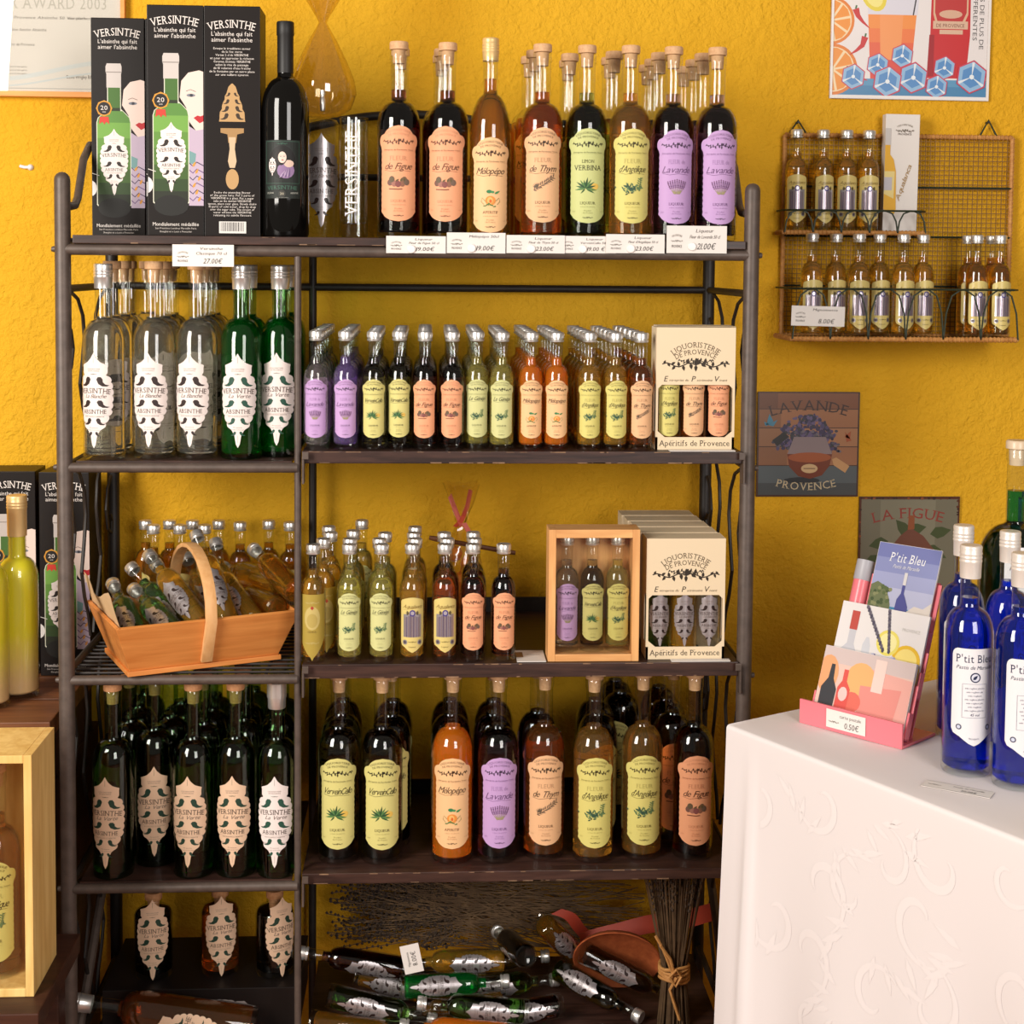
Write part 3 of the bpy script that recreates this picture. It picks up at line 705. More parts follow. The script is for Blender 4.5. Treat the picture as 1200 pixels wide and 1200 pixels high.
# ================================================================== the rack
XL, XR, XM, YB = -.582, .531, -.2087, .37
ZT, Z2L, Z3L, Z4L, Z2, Z3, Z4, Z5 = 1.6418, 1.2785, .9300, .5830, 1.2962, .9457, .5962, .272
rack = empty('shelf_rack', (-.026, .185, 0)); RI = T(.026, -.185, 0)
tag(rack, 'brown metal and dark wood shelf rack holding the bottles', 'rack')
def rk(name, mb, m, **kw): return obj(name, mb, m, rack, RI, **kw)
def dome(x, y, top, r):
    return MB().lathe([(0, .0)]+[(r, .0), (r, top-r)]+[(r*math.cos(t), top-r+r*math.sin(t)) for t in (.4, .8, 1.2, PI/2)], 16, c=(x, y, 0))
rk('front_post', dome(XL, 0, 1.742, .0128), M_METAL); rk('front_post', dome(XR, 0, 1.737, .0128), M_METAL)
rk('middle_post', MB().tube([(XM, 0, 0), (XM, 0, 1.615)], .0058, 10), M_METAL)
for x in (XL, XR): rk('back_post', dome(x, YB, 1.80, .0115), M_DMETAL)
rk('middle_back_post', MB().tube([(XM-.004, YB, 0), (XM-.004, YB, 1.62)], .0075, 10), M_DMETAL)
rk('front_rail', MB().tube([(XL, -.002, 1.6190), (XR, -.002, 1.6190)], .0092, 12), M_METAL)
for z in (Z2L, Z3L, Z4L, Z5): rk('front_rail', MB().tube([(XL, -.002, z-.0105), (XM, -.002, z-.0105)], .0082, 12), M_METAL)
rk('back_rail', MB().tube([(XL, YB, 1.5557), (XR, YB, 1.5557)], .0072, 10), M_DMETAL)
rk('back_rail', MB().tube([(XL, YB, 1.760), (XR, YB, 1.760)], .0066, 10), M_DMETAL)
az = P(483, 134, YB).z
rk('back_arch', MB().tube([(XL+(XR-XL)*i/24, YB, az-.22*(2*i/24-1)**2) for i in range(25)], .0082, 10), M_DMETAL)
for x in (XL, XR):
    pts = [(0, 1.690), (.05, 1.689), (.085, 1.692), (.105, 1.705), (.125, 1.735), (.15, 1.772), (.2, 1.80), (.28, 1.80), (.37, 1.79)]
    rk('side_arm', MB().tube([(x, a, b) for a, b in pts], .0068, 10), M_METAL)
    for z in (1.632, 1.5557, 1.268, .930, .572, .285): rk('side_rail', MB().tube([(x, 0, z), (x, YB, z)], .0062, 8), M_DMETAL)
    for z0, z1 in ((1.55, 1.29), (1.26, .95), (.92, .60), (.56, .30)):
        h = z1-z0
        for s0, s1 in ((.0, 1), (.37, -1)):
            rk('scroll_wire', MB().tube([(x, s0+s1*a, z0+h*b) for a, b in ((.05, 0), (.10, .05), (.135, .16), (.145, .3), (.13, .45), (.11, .6), (.13, .75), (.16, .88), (.175, 1))], .0032, 6), M_DMETAL)
            rk('scroll_wire', MB().tube([(x, s0+s1*a, z0+h*b) for a, b in ((.02, .18), (.05, .24), (.065, .36), (.05, .48), (.02, .52), (.012, .45), (.03, .40))], .0028, 6), M_DMETAL)
    rk('diagonal_brace', MB().tube([(x, .03, .27), (x, .36, .56)], .008, 8), M_METAL)
for x in (XM+.010, XR-.010):
    for z in (Z2, Z3, Z4): rk('bracket', MB().box((x, -.010, z-.030), (.0035, .022, .045)).box((x+(.004 if x < 0 else -.004), -.022, z-.006), (.010, .0035, .012)), M_METAL, smooth=False, bevel=.0008)
for x in (XL, XR):
    for z in (1.619, 1.268, .920, .5725): rk('bolt', MB().lathe([(0, -.018), (.004, -.0175), (.005, -.014), (.005, .0)], 10), M_METAL, ).matrix_local = RI @ T(x, 0, z) @ Matrix.Rotation(0, 4, 'Z') @ Matrix.Rotation((PI/2) if x < 0 else (-PI/2), 4, 'Y')
def board(x0, x1, z, th, y0=-.012, y1=.362):
    b = rk('shelf_board', MB().box(((x0+x1)/2, (y0+y1)/2, z-th/2), (x1-x0, y1-y0, th)), M_BOARD, smooth=False, bevel=.0012)
    # chipped paint along the front edge
    m = MB()
    r = random.Random(int(z*1000))
    for i in range(26):
        x = r.uniform(x0+.01, x1-.02); L = r.uniform(.004, .03)
        m.box((x, y0-.00005, z-r.choice((.0012, th-.0014))), (L, .0006, r.uniform(.0008, .002)))
    tag(link('chipped_edge', m.mesh('chipped_edge', M_BOARDW, False), b), kind='stuff')
board(XL+.018, XR-.012, ZT, .0135); board(XM+.008, XR-.012, Z2, .0200); board(XM+.008, XR-.012, Z3, .0235); board(XM+.008, XR-.012, Z4, .0180); board(XM+.008, XR-.012, Z5, .018)
for z in (Z2, Z3, Z4): rk('back_strip', MB().box(((XM+XR)/2, .359, z+.012), (XR-XM-.03, .006, .030)), M_DMETAL, smooth=False)
for z in (Z2L, Z4L, Z5): rk('shelf_panel', MB().box(((XL+XM)/2+.004, .181, z-.002), (XM-XL-.028, .362, .004)), M_BOARD, smooth=False)
for k in range(15): rk('shelf_wire', MB().tube([(XL+.006, .012+k*.0245, Z3L-.0024), (XM, .012+k*.0245, Z3L-.0024)], .0024, 6), M_DMETAL)
for k in range(3): rk('cross_wire', MB().tube([(XL+.08+k*.12, 0, Z3L-.007), (XL+.08+k*.12, YB, Z3L-.007)], .003, 6), M_DMETAL)

# ================================================================== price cards
def card(px0, py0, px1, py1, Y, lines, price, label, pin=True, tilt=0, roll=0., under=0):
    A = P(px0, py1, Y); B = P(px1, py0, Y); wd, hh = B.x-A.x, B.z-A.z
    root = empty('price_card', mw=T((A.x+B.x)/2, Y, A.z) @ Matrix.Rotation(roll, 4, 'Y') @ Matrix.Rotation(tilt, 4, 'X')); tag(root, label, 'price card', 'price cards')
    obj('card', MB().box((0, .0005, hh/2), (wd, .0008, hh)), M_PAPER, root, smooth=False)
    a = Art(); ink = (70, 56, 50)
    vine(a, -wd*.33, hh*.44, wd*.10, (90, 80, 66), 1); a.text('LIQUORISTERIE', -wd*.33, hh*.62, hh*.07, (120, 108, 96), 1, width=wd*.16, arc=wd*.15)
    a.text('PROVENCE', -wd*.33, hh*.20, hh*.1, ink, 1, width=wd*.17)
    for i, t in enumerate(lines): a.text(t, wd*.13, hh*(.76-.22*i), hh*.12, ink, 1, width=min(wd*.5, wd*.042*len(t)), shear=.25)
    a.text(price, wd*.15, hh*.14, hh*.22, (48, 38, 34), 1, width=wd*.30, shear=.25)
    link('print', a.mesh('print', flat, M_PRINT, .0002), root)
    if pin: obj('push_pin', MB().lathe([(0, 0), (.0062, 0), (.0070, .0012), (.0062, .0028), (0, .0034)], 16), M_PIN, root, T(-wd*.08, 0, hh*.24) @ Matrix.Rotation(PI/2, 4, 'X'))
    return root
YC = -.0155
card(452.5, 277, 522.5, 296.5, YC, ['Liqueur', 'Fleur de Figue 50 cl'], '19.00€', 'white price card reading Fleur de Figue, pinned to top shelf edge')
card(523.5, 273, 592.5, 296.5, YC, ['Mélopépo 50cl'], '19.00€', 'white price card reading Melopepo 50cl, pinned to top shelf edge')
card(593.5, 276, 662, 296.5, YC, ['Liqueur', 'Fleur de Thym 50 cl'], '23.00€', 'white price card reading Fleur de Thym, pinned to top shelf edge')
card(654, 277, 722, 296.5, YC+.002, ['Liqueur', 'VerveinCello 50 cl'], '19.00 €', 'white price card half covered by the Angelique card beside it')
card(710, 275, 779, 296.5, YC-.0015, ['Liqueur', "Fleur d'Angélique 50 cl"], '23.00€', 'white price card reading Angelique, pinned over its neighbour on top shelf')
card(781, 265, 852, 296.5, YC-.001, ['Liqueur', 'Fleur de Lavande 50 cl'], '21.00€', 'taller white price card reading Lavande under the purple label bottles')
card(202, 287, 274, 312, YC-.001, ['Versinthe', 'Classique 70 cl'], '27.00€', 'white price card reading 27.00€ taped below the black boxes', pin=False)

# ================================================================== top shelf: bottles
def Zs(z): return z+.0004
TAKEN = []
def free(X, Y, z, R): return all(abs(z-c) > .05 or math.hypot(X-a, Y-b) >= R+r+.0006 for a, b, c, r in TAKEN)
def row(items, z, kind, Yd, group, **kw):
    for it in items:
        px, lq, lab, label = it[:4]; Y = it[4] if len(it) > 4 else Yd; rz = it[5] if len(it) > 5 else rnd.uniform(-.08, .08); ex = dict(it[6]) if len(it) > 6 else {}
        k = ex.pop('kind', kind); R = BK[k]['R']; X = XatZ(px, Y, z+.1)
        while not free(X, Y, z, R): Y += .002
        TAKEN.append((X, Y, z, R))
        bottle(k, lq, lab, T(X, Y, Zs(z)) @ Matrix.Rotation(rz, 4, 'Z'), label, group, **{**kw, **ex})
ORD = ('', 'second', 'third', 'fourth', 'fifth', 'sixth', 'seventh')
def behind(front, z, kind, Yd, step, shelf, group, jit=.003, **kw):
    # further bottles of a column, each behind the one before it, none through another
    R = BK[kind]['R']
    for px, lq, lab, k, what, where in front:
        X0 = XatZ(px, Yd, z+.1); Y = Yd+step*.8
        for j in range(1, k+1):
            X = X0+rnd.uniform(-jit, jit)
            while not free(X, Y, z, R): Y += .002
            if Y > .356-R: break
            TAKEN.append((X, Y, z, R))
            bottle(kind, lq, lab, T(X, Y, Zs(z)) @ Matrix.Rotation(rnd.uniform(-.4, .4), 4, 'Z'), what+', '+ORD[j]+' from the edge in the '+shelf+' column '+where, group, **kw)
            Y += step*rnd.uniform(.96, 1.06)
G1 = 'liqueur bottles along the top shelf'
row([(467, 'fig', 'fig', 'dark fig liqueur bottle with orange label next to the tall lettered glass', .045, .02),
     (524, 'fig', 'fig', 'dark fig liqueur bottle with orange label standing next to the gold-capped bottle', .048, -.10),
     (574, 'amber', 'melo', 'amber melon liqueur bottle with long neck and gold cap on top shelf', .045, .0, dict(kind='melo', level=.262)),
     (634.5, 'thyme', 'thyme', 'brown thyme liqueur bottle with peach label and herb sprig on top shelf', .045, .0),
     (686.5, 'verb', 'verb', 'dark green verbena bottle with pale green label on top shelf', .05, .0),
     (737.5, 'ang', 'ang', 'amber angelica liqueur bottle with yellow label on the top shelf', .045, .03),
     (787.5, 'lav', 'lav', 'lavender bottle with lilac label on top shelf, next to the angelica bottle', .05, .07),
     (838.5, 'lav', 'lav', 'lavender bottle with lilac label at the end of top shelf by the post', .05, .07)], ZT, 'liqueur', .05, G1)
KN = dict(fig='fig', thyme='thyme', verb='verbena', ang='angelica', lav='lavender', melo='melon', verv='vervain', gen='genepi', aqua='silver-striped', olive='olive')
behind([(468, 'fig', 'fig', 1, 'fig bottle', 'by the lettered glass'), (519, 'fig', 'fig', 2, 'fig bottle', 'by the gold-capped bottle'), (628, 'melo', 'melo', 2, 'orange melon bottle', 'behind thyme'), (675, 'verb', 'verb', 2, 'green verbena bottle', 'behind verbena'),
        (726, 'ang', 'ang', 2, 'yellow-label angelica bottle', 'behind angelica'), (779, 'lav', 'lav', 3, 'lilac-label bottle', 'next to angelica'), (829, 'lav', 'lav', 3, 'lilac-label bottle', 'by the post')],
       ZT, 'liqueur', .05, .076, 'top-shelf', 'second-row bottles on the top shelf', level=.205)
bottle('black', None, 'black', stand(334.5, .05, Zs(ZT), -.05), 'black glass bottle with black capsule and portrait label beside the boxes')

# ---- gift boxes
def art_box_front():
    a = Art(); Wb, Hb = .090, .371
    def X(x): return (x-450)/260*Wb
    def Yv(y): return (1150-y)/1128*Hb
    w_ = (236, 226, 218)
    a.text('VERSINTHE', 0, Yv(112), .0125, w_, 1, width=.074, serif=True, arc=.13)
    a.text("L'absinthe qui fait", 0, Yv(153), .0068, w_, 1, width=.066); a.text("aimer l'absinthe", 0, Yv(182), .0068, w_, 1, width=.066)
    a.poly([(X(470), Yv(470)), (X(478), Yv(390)), (X(510), Yv(350)), (X(560), Yv(338)), (X(580), Yv(345)), (X(580), Yv(630)), (X(545), Yv(632)), (X(515), Yv(590)), (X(500), Yv(520))], (238, 214, 202), 1)
    a.poly([(X(512), Yv(610)), (X(545), Yv(632)), (X(580), Yv(625)), (X(580), Yv(1000)), (X(512), Yv(1000))], (196, 176, 196), 1)
    a.poly([(X(512), Yv(730)), (X(545), Yv(745)), (X(540), Yv(800)), (X(512), Yv(790))], (120, 160, 160), 2)
    for i in range(6):
        y = 790+i*34
        a.line([(X(512), Yv(y)), (X(530), Yv(y+16)), (X(548), Yv(y-4)), (X(580), Yv(y+14))], .0016, (112, 82, 130) if i % 2 else (64, 52, 84), 2)
        a.leaf(X(530+12*(i % 3)), Yv(y+20), .010, .004, 1.1, (226, 156, 66), 3)
    a.line([(X(500), Yv(440)), (X(520), Yv(432)), (X(545), Yv(442))], .0010, (130, 104, 96), 2); a.ell(X(522), Yv(460), .0072, .0026, (126, 130, 140), 2, 12); a.ell(X(524), Yv(460), .0026, .0026, (60, 60, 70), 3, 10)
    a.poly([(X(534), Yv(570)), (X(552), Yv(558)), (X(566), Yv(562)), (X(580), Yv(556)), (X(580), Yv(586)), (X(562), Yv(596))], (190, 36, 44), 2)
    body = [(345, 985), (345, 560), (352, 535), (378, 512), (398, 490), (398, 380), (465, 380), (465, 490), (488, 512), (508, 535), (513, 560), (513, 985), (500, 1000), (358, 1000)]
    a.poly([(X(x), Yv(y)) for x, y in body], (226, 224, 204), 2)
    ins = [(x+(4 if x < 430 else -4), y-4 if y > 900 else y) for x, y in body]
    for y0, y1, c in ((500, 560, (92, 140, 60)), (560, 640, (118, 168, 72)), (640, 720, (100, 146, 60)), (720, 800, (84, 124, 50)), (800, 870, (66, 96, 40)), (870, 930, (48, 70, 32)), (930, 994, (34, 40, 24))):
        b = Art(); b.poly([(X(x), Yv(y)) for x, y in ins], c, 3); b.clip(-1, Yv(y1), 1, Yv(y0)); a.merge(b)
    a.rect(X(402), Yv(490), X(461), Yv(380), (70, 110, 44), 3); a.rect(X(402), Yv(500), X(461), Yv(484), (40, 50, 26), 4)
    a.poly([(X(x), Yv(y)) for x, y in ((395, 380), (395, 310), (391, 300), (391, 272), (397, 256), (464, 256), (469, 272), (469, 300), (466, 310), (466, 380))], (206, 196, 190), 4)
    a.rect(X(391), Yv(303), X(469), Yv(298), (150, 140, 134), 5)
    a.ell(X(430), Yv(1000), .028, .017, (24, 22, 18), 4, 16); b = Art(); 
    a.merge(art_abs('dark').scaled(.735, X(430), Yv(935)), 5)
    a.ell(X(383), Yv(487), .0138, .0138, (214, 150, 50), 6, 8); a.ell(X(383), Yv(487), .0108, .0108, (28, 22, 20), 7, 20)
    a.text('20', X(383), Yv(495), .0072, w_, 8, width=.012); a.text('ANS', X(383), Yv(509), .0022, w_, 8, width=.006)
    a.poly([(X(362), Yv(530)), (X(404), Yv(530)), (X(408), Yv(568)), (X(392), Yv(556)), (X(384), Yv(570)), (X(374), Yv(556)), (X(358), Yv(568))], (214, 62, 46), 6)
    b = Art(); b.ell(X(314), Yv(900), .011, .0135, (232, 226, 222), 3, 16); b.ell(X(312), Yv(900), .0035, .007, (120, 112, 110), 4, 10); b.line([(X(310), Yv(818)), (X(358), Yv(834))], .0012, (226, 220, 214), 3); b.clip(X(320)+.001, 0, 1, 1); a.merge(b)
    a.text('Mondialement médaillée', 0, Yv(1100), .0056, w_, 1, width=.074)
    a.text('San Francisco Londres Marseille Paris', 0, Yv(1116), .0028, (206, 196, 188), 1, width=.066); a.text('Shanghai et a Lyon a Pontarlier', 0, Yv(1132), .0028, (206, 196, 188), 1, width=.052)
    return a
def art_box_back():
    a = Art(); Wb, Hb = .090, .371; w_ = (236, 226, 218)
    def X(x): return (x-722)/260*Wb
    def Yv(y): return (1150-y)/1128*Hb
    a.text('VERSINTHE', 0, Yv(128), .0125, w_, 1, width=.074, serif=True, arc=.13)
    a.text("L'absinthe qui fait", 0, Yv(168), .0068, w_, 1, width=.066); a.text("aimer l'absinthe", 0, Yv(197), .0068, w_, 1, width=.066)
    for i, t in enumerate(['Evoque la troublante saveur', 'de la fee verte', 'Versez 2 cl de VERSINTHE', 'et pour en apprecier la richesse', "d'aromes, Etonnez VERSINTHE", 'selon le rite du passage', "de 10 volumes d'eau fraiche", 'de la fontaine par un sucre place', 'sur une cuillere ajouree']):
        a.text(t, 0, Yv(234+i*16), .0034, w_, 1, width=.0022*len(t))
    for i, t in enumerate(['Evoke the unsettling flavour', 'of the green fairy. Put 2 parts of', 'VERSINTHE in a glass. Put a sugar', 'cube on the slotted VERSINTHE', 'spoon, place over glass. Slowly shake', '10 parts of cold water, drop by drop', 'over the sugar cube. The stream of', 'water will beat the VERSINTHE', 'releasing its subtle flavours']):
        a.text(t, 0, Yv(938+i*14), .0032, w_, 1, width=.0021*len(t))
    gold, dk = (196, 156, 104), (60, 44, 30)
    pts = [(722, 390)]; L = []
    for i in range(13):
        y = 400+i*15.5; wv = 3+52*min(1, (i/10)**.8)+6*abs(math.sin(i*1.2)); L.append((wv, y))
    a.poly([(X(722+q), Yv(y)) for q, y in L]+[(X(722-q), Yv(y)) for q, y in L[::-1]], gold, 1)
    for y, dx, sc in ((450, 8, .7), (488, 12, .9), (526, 14, 1.1), (564, 16, 1.2)):
        a.comma(X(722+dx), Yv(y+12), .0115*sc, .0085*sc, dk, 2); a.comma(X(722-dx), Yv(y+12), -.0115*sc, .0085*sc, dk, 2)
    a.poly([(X(x), Yv(y)) for x, y in ((668, 618), (776, 618), (776, 640), (745, 648), (740, 690), (704, 690), (700, 648), (668, 640))], (176, 136, 86), 1)
    a.poly([(X(x), Yv(y)) for x, y in ((706, 662), (738, 662), (734, 720), (742, 780), (734, 812), (710, 812), (702, 780), (710, 720))], (214, 186, 150), 2)
    a.ell(X(722), Yv(868), .0105, .0165, gold, 1, 18)
    a.rect(X(660), Yv(1134), X(786), Yv(1076), (232, 226, 220), 1)
    r = random.Random(4); x = 668
    while x < 776:
        wv = r.choice((1.6, 2.4, 4)); a.rect(X(x), Yv(1124), X(x+wv), Yv(1080), (30, 26, 24), 2); x += wv+r.choice((1.8, 3, 4))
    return a
BOXF = art_box_front().clip(-.0447, .001, .0447, .370).mesh('print', flat, M_PRINT, .00008); BOXB = art_box_back().clip(-.0447, .001, .0447, .370).mesh('print', flat, M_PRINT, .00008)
BOXM = MB().box((0, .043, .1855), (.090, .086, .371)).mesh('carton', M_BLACKBOX, False, bevel=.0012)
def gift_box(px, Y, z, me, label, rz=0., right=False):
    X = XatZ(px, Y, z+.2)+(-.045 if right else .045)
    r = empty('gift_box', (X, Y, Zs(z)), rz); tag(r, label, 'box', 'black absinthe gift boxes')
    link('carton', BOXM, r); link('print', me, r, T(0, -.0002, 0)); return r
gift_box(172.5, .030, ZT, BOXF, 'black box with bottle and pale face print beside the spoon box')
gift_box(239.2, .030, ZT, BOXB, 'black gift box printed with a slotted golden spoon and barcode')
gift_box(107, .170, ZT, BOXF, 'black box with bottle and pale face print at the end by the post')
gift_box(170.6, .172, ZT, BOXF, 'black box mostly hidden behind the two front boxes on top shelf')

# ---- tumbler and fountain
g = empty('tall_glass', mw=stand(414.5, .055, Zs(ZT))); tag(g, 'tall clear drinking glass with white vertical lettering', 'glass')
obj('glass', MB().lathe([(0, 0), (.0215, 0), (.0230, .003), (.0235, .196), (.0228, .1965), (.0218, .196), (.0214, .024), (0, .022)], 32), M_GLASS, g)
a = Art(); a.text('VERSINTHE', 0, 0, .0220, (250, 244, 236), 0, width=.138, serif=True)
a.p = [([(-y+.0085, x+.106) for x, y in v], f, c, l) for v, f, c, l in a.p]
link('lettering', a.mesh('lettering', wrap(.0238), M_PRINT, bend=.003), g)
fo = empty('absinthe_fountain', mw=stand(378, .14, Zs(ZT))); tag(fo, 'clear hourglass glass fountain with silver tap on a glass pedestal', 'fountain')
obj('pedestal', MB().lathe([(0, 0), (.0275, 0), (.029, .003), (.029, .192), (.024, .200), (.012, .203), (0, .2035)], 32), M_GLASS, fo)
link('label', art_abs('blanche', True).scaled(1.03, 0, .018).mesh('label', wrap(.0294), M_GLOSSP, bend=.004), fo)
q = .204
obj('glass_bulb', MB().lathe([(0, q), (.028, q+.003), (.048, q+.016), (.0575, q+.040), (.054, q+.064), (.040, q+.098), (.024, q+.130), (.011, q+.152), (.0068, q+.160), (.010, q+.168), (.030, q+.200), (.050, q+.245), (.058, q+.29), (.050, q+.33), (.034, q+.35), (.034, q+.36)], 32), thin_glass('fountain_glass', (246, 236, 212), gain=2.6), fo)
tp = obj('tap', MB().lathe([(0, -.016), (.0035, -.016), (.0045, -.012), (.0048, .004), (.0035, .006), (.0035, .010), (.0046, .011), (.0040, .018), (0, .019)], 14).tube([(0, 0, 0), (0, .016, 0)], .004, 10), M_SILVER, fo, T(.004, -.058, q+.022))

# ================================================================== second shelf, small compartment
G2 = 'absinthe bottles in the second-shelf compartment'
row([(122, 'clear', 'blanche', 'clear absinthe bottle with silver cap and twisted label beside the post', .030, -.30, dict(cap='silvercap')),
     (181, 'clear', 'blanche', 'clear corked absinthe bottle beside the silver-capped one on second shelf', .045, -.12),
     (231, 'clear', 'blanche', 'clear corked absinthe bottle beside the bright green bottle', .045, -.22),
     (283, 'green', 'verte', 'bright green absinthe bottle with silver cap beside the clear ones', .040, -.06, dict(cap='silvercap', glass=M_GGLASS)),
     (326, 'green', 'verte', 'bright green absinthe bottle with silver cap against the thin post', .040, -.08, dict(cap='silvercap', glass=M_GGLASS))], Z2L, 'absinthe', .045, G2)
behind([(124, 'clear', 'blanche', 3, 'clear corked bottle', 'at the rack post'), (181, 'clear', 'blanche', 2, 'clear corked bottle', 'in the middle'), (140, 'clear', 'blanche', 4, 'clear corked bottle', 'by the silver-capped clear one'), (178, 'clear', 'blanche', 3, 'clear corked bottle', 'between the clear ones'), (228, 'clear', 'blanche', 4, 'clear corked bottle', 'by the bright green ones')], Z2L, 'absinthe', .045, .073, 'second-shelf', 'clear absinthe bottles in second row')
behind([(278, 'green', 'verte', 2, 'green silver-capped bottle', 'by the clear ones'), (318, 'green', 'verte', 3, 'green silver-capped bottle', 'at the thin post')], Z2L, 'absinthe', .040, .073, 'second-shelf', 'green absinthe bottles in second row', cap='silvercap', glass=M_GGLASS)

# ================================================================== second shelf, row of miniatures
G3 = 'miniatures in front row of second shelf'
MI = [(370.7, 'clear', 'lav', 'miniature with lilac label and clear contents next to the thin post'), (405, 'lilac', 'lav', 'miniature with lilac label and purple contents on second shelf'),
      (438.5, 'verv', 'verv', 'olive miniature with yellow-green label next to the lilac one'), (468, 'verv', 'verv', 'olive miniature with yellow-green label next to the orange label ones'),
      (498, 'fig', 'fig', 'dark miniature with orange fig label next to the yellow-green ones'), (530, 'fig', 'fig', 'dark miniature with orange fig label next to the pale green ones'),
      (559, 'gen', 'gen', 'pale miniature with light green label next to the dark fig one'), (588, 'gen', 'gen', 'pale miniature with light green label next to the orange melon one'),
      (622, 'melo', 'melo', 'orange melon miniature with peach label next to the pale green one'), (652, 'melo', 'melo', 'orange melon miniature with peach label next to the yellow label ones'),
      (690.5, 'gold', 'ang', 'golden miniature with yellow label next to the orange melon one'), (721, 'gold', 'ang', 'golden miniature with yellow label overlapping the peach thyme one'),
      (751, 'thyme', 'thyme', 'miniature with peach thyme label beside the cream carton')]
row(MI, Z2, 'mini', .018, G3)
WH = ('by the thin post', 'by the yellow-green labels', 'by the lilac labels', 'by the dark fig ones', 'by the yellow-green labels', 'by the pale green labels', 'by the dark fig ones', 'by the orange melon ones', 'by the pale green labels', 'by the golden ones', 'by the orange melon ones', 'by the thyme one', 'by the cream carton')
behind([(px, lq, lab, 5 if i not in (2, 3) else 4, KN[lab]+' miniature', WH[i]) for i, (px, lq, lab, _) in enumerate(MI)], Z2, 'mini', .018, .060, 'second-shelf', 'back-row miniatures on second shelf', jit=.0002)

# ---- cartons of three
def carton(X, Y, z, minis, label, group, rz=0., inside=True):
    W_, H_, D_, wb, wt = .132, .203, .054, .021, .108
    r = empty('gift_carton', (X, Y, Zs(z)), rz); tag(r, label, 'carton', group); th = .0012
    m = MB()
    m.box((0, D_-th/2, H_/2), (W_, th, H_)).box((0, D_/2, th/2+.0002), (W_-.0006, D_-.0006, th)).box((0, D_/2, H_-th/2-.0002), (W_-.0006, D_-.0006, th))
    for s_ in (-1, 1):
        m.box((s_*(W_/2-th/2-.0001), D_/2, (wt+H_)/2), (th, D_-.0004, H_-wt-.0002)).box((s_*(W_/2-th/2-.0001), D_*.225, wb/2+.004), (th, D_*.447, wb+.0078)).box((s_*(W_/2-th/2-.0001), D_*.72, wt/2), (th, D_*.55, wt-.0004))
        m.box((s_*(W_/2-.002), th/2, wt/2), (.004, th, wt))
        m.add([(s_*(W_/2-.004), y, zz) for y, zz in ((0, wb), (th, wb))]+[(s_*(W_/2-.004), y, wb+.010) for y in (0, th)]+[(s_*(W_/2-.016), y, wb) for y in (0, th)], [(0, 2, 4), (1, 5, 3), (2, 3, 5, 4)])
        m.add([(s_*(W_/2-.004), y, wt) for y in (0, th)]+[(s_*(W_/2-.004), y, wt-.006) for y in (0, th)]+[(s_*(W_/2-.010), y, wt) for y in (0, th)], [(0, 2, 4), (1, 5, 3), (2, 3, 5, 4)])
    m.box((0, th/2, wb/2), (W_, th, wb)).box((0, th/2, (wt+H_)/2), (W_, th, H_-wt))
    obj('carton', m, M_CREAM, r, smooth=False)
    a = Art(); ik = (92, 72, 48); dk = (52, 40, 28)
    a.text('LIQUORISTERIE', 0, .170, .0088, ik, 1, width=.080, serif=True, arc=.060); a.text('DE PROVENCE', 0, .1585, .0082, ik, 1, width=.068, serif=True, arc=.066)
    vine(a, 0, .141, .056, dk, 1); vine(a, 0, .147, .030, dk, 1)
    a.text('E', -.050, .1135, .0090, dk, 1, shear=.25); a.text('P', -.004, .1135, .0090, dk, 1, shear=.25); a.text('V', .034, .1135, .0090, dk, 1, shear=.25)
    a.text('ntreprise du', -.028, .1140, .0038, ik, 1, width=.032, shear=.25); a.text('atrimoine', .015, .1140, .0038, ik, 1, width=.026, shear=.25); a.text('ivant', .046, .1140, .0038, ik, 1, width=.013, shear=.25)
    link('crest_print', a.mesh('crest_print', flat, M_PRINT, .0002), r); a = Art()
    a.text('Apéritifs de Provence', 0, .0065, .0092, (62, 46, 28), 1, width=.118, serif=True, track=.02)
    link('title_print', a.mesh('title_print', flat, M_PRINT, .0002), r)
    if inside:
        for i, (lq, lab, lb) in enumerate(minis):
            bottle('mini', lq, lab, WM[r.name] @ T((i-1)*.0425, .026, .0016) @ Matrix.Rotation((1-i)*.06, 4, 'Z'), lb, 'miniatures packed in cartons')
    return r
carton(XatZ(815, .012, Z2+.1), .012, Z2, [('ang', 'ang', 'yellow label miniature packed in the second-shelf carton'), ('thyme', 'thyme', 'peach thyme label miniature packed in the second-shelf carton'), ('fig', 'fig', 'fig label miniature packed in the second-shelf carton')], 'cream carton of three bottles at the end of second shelf', 'cream gift cartons')
carton(XatZ(815, .012, Z2+.1)+.012, .072, Z2, [], 'cream carton tucked behind another carton on second shelf', 'cream gift cartons', inside=False)

# ================================================================== third shelf
G4 = 'miniatures in front row of third shelf'
M3 = [(367, 'gold', 'olive', 'golden miniature with olive label next to the thin post'), (409.5, 'gen', 'gen', 'pale miniature with light green label next to the olive one'), (447, 'gen', 'gen', 'pale miniature with light green label next to the striped labels'),
      (483, 'gold', 'aqua', 'golden miniature with silver-striped label next to the pale green one'), (521, 'thyme', 'aqua', 'amber miniature with silver-striped label next to the fig ones'),
      (554, 'fig', 'fig', 'black-looking fig miniature next to the striped labels on third shelf'), (590, 'fig', 'fig', 'black-looking fig miniature standing last in the row by the white card')]
row(M3, Z3, 'mini', .014, G4)
behind([(379, 'gold', 'olive', 3, 'olive label miniature', 'by the thin post'), (409.5, 'gen', 'gen', 2, 'pale green label miniature', 'by the olive one'), (447, 'gen', 'gen', 2, 'pale green label miniature', 'by the striped one'), (484, 'gold', 'aqua', 3, 'striped label miniature', 'by the pale one'), (521, 'fig', 'fig', 2, 'dark fig miniature', 'behind the amber one'), (556, 'fig', 'fig', 2, 'dark fig miniature', 'by the white card')], Z3, 'mini', .02, .056, 'third-shelf', 'back-row miniatures on third shelf', jit=.005)
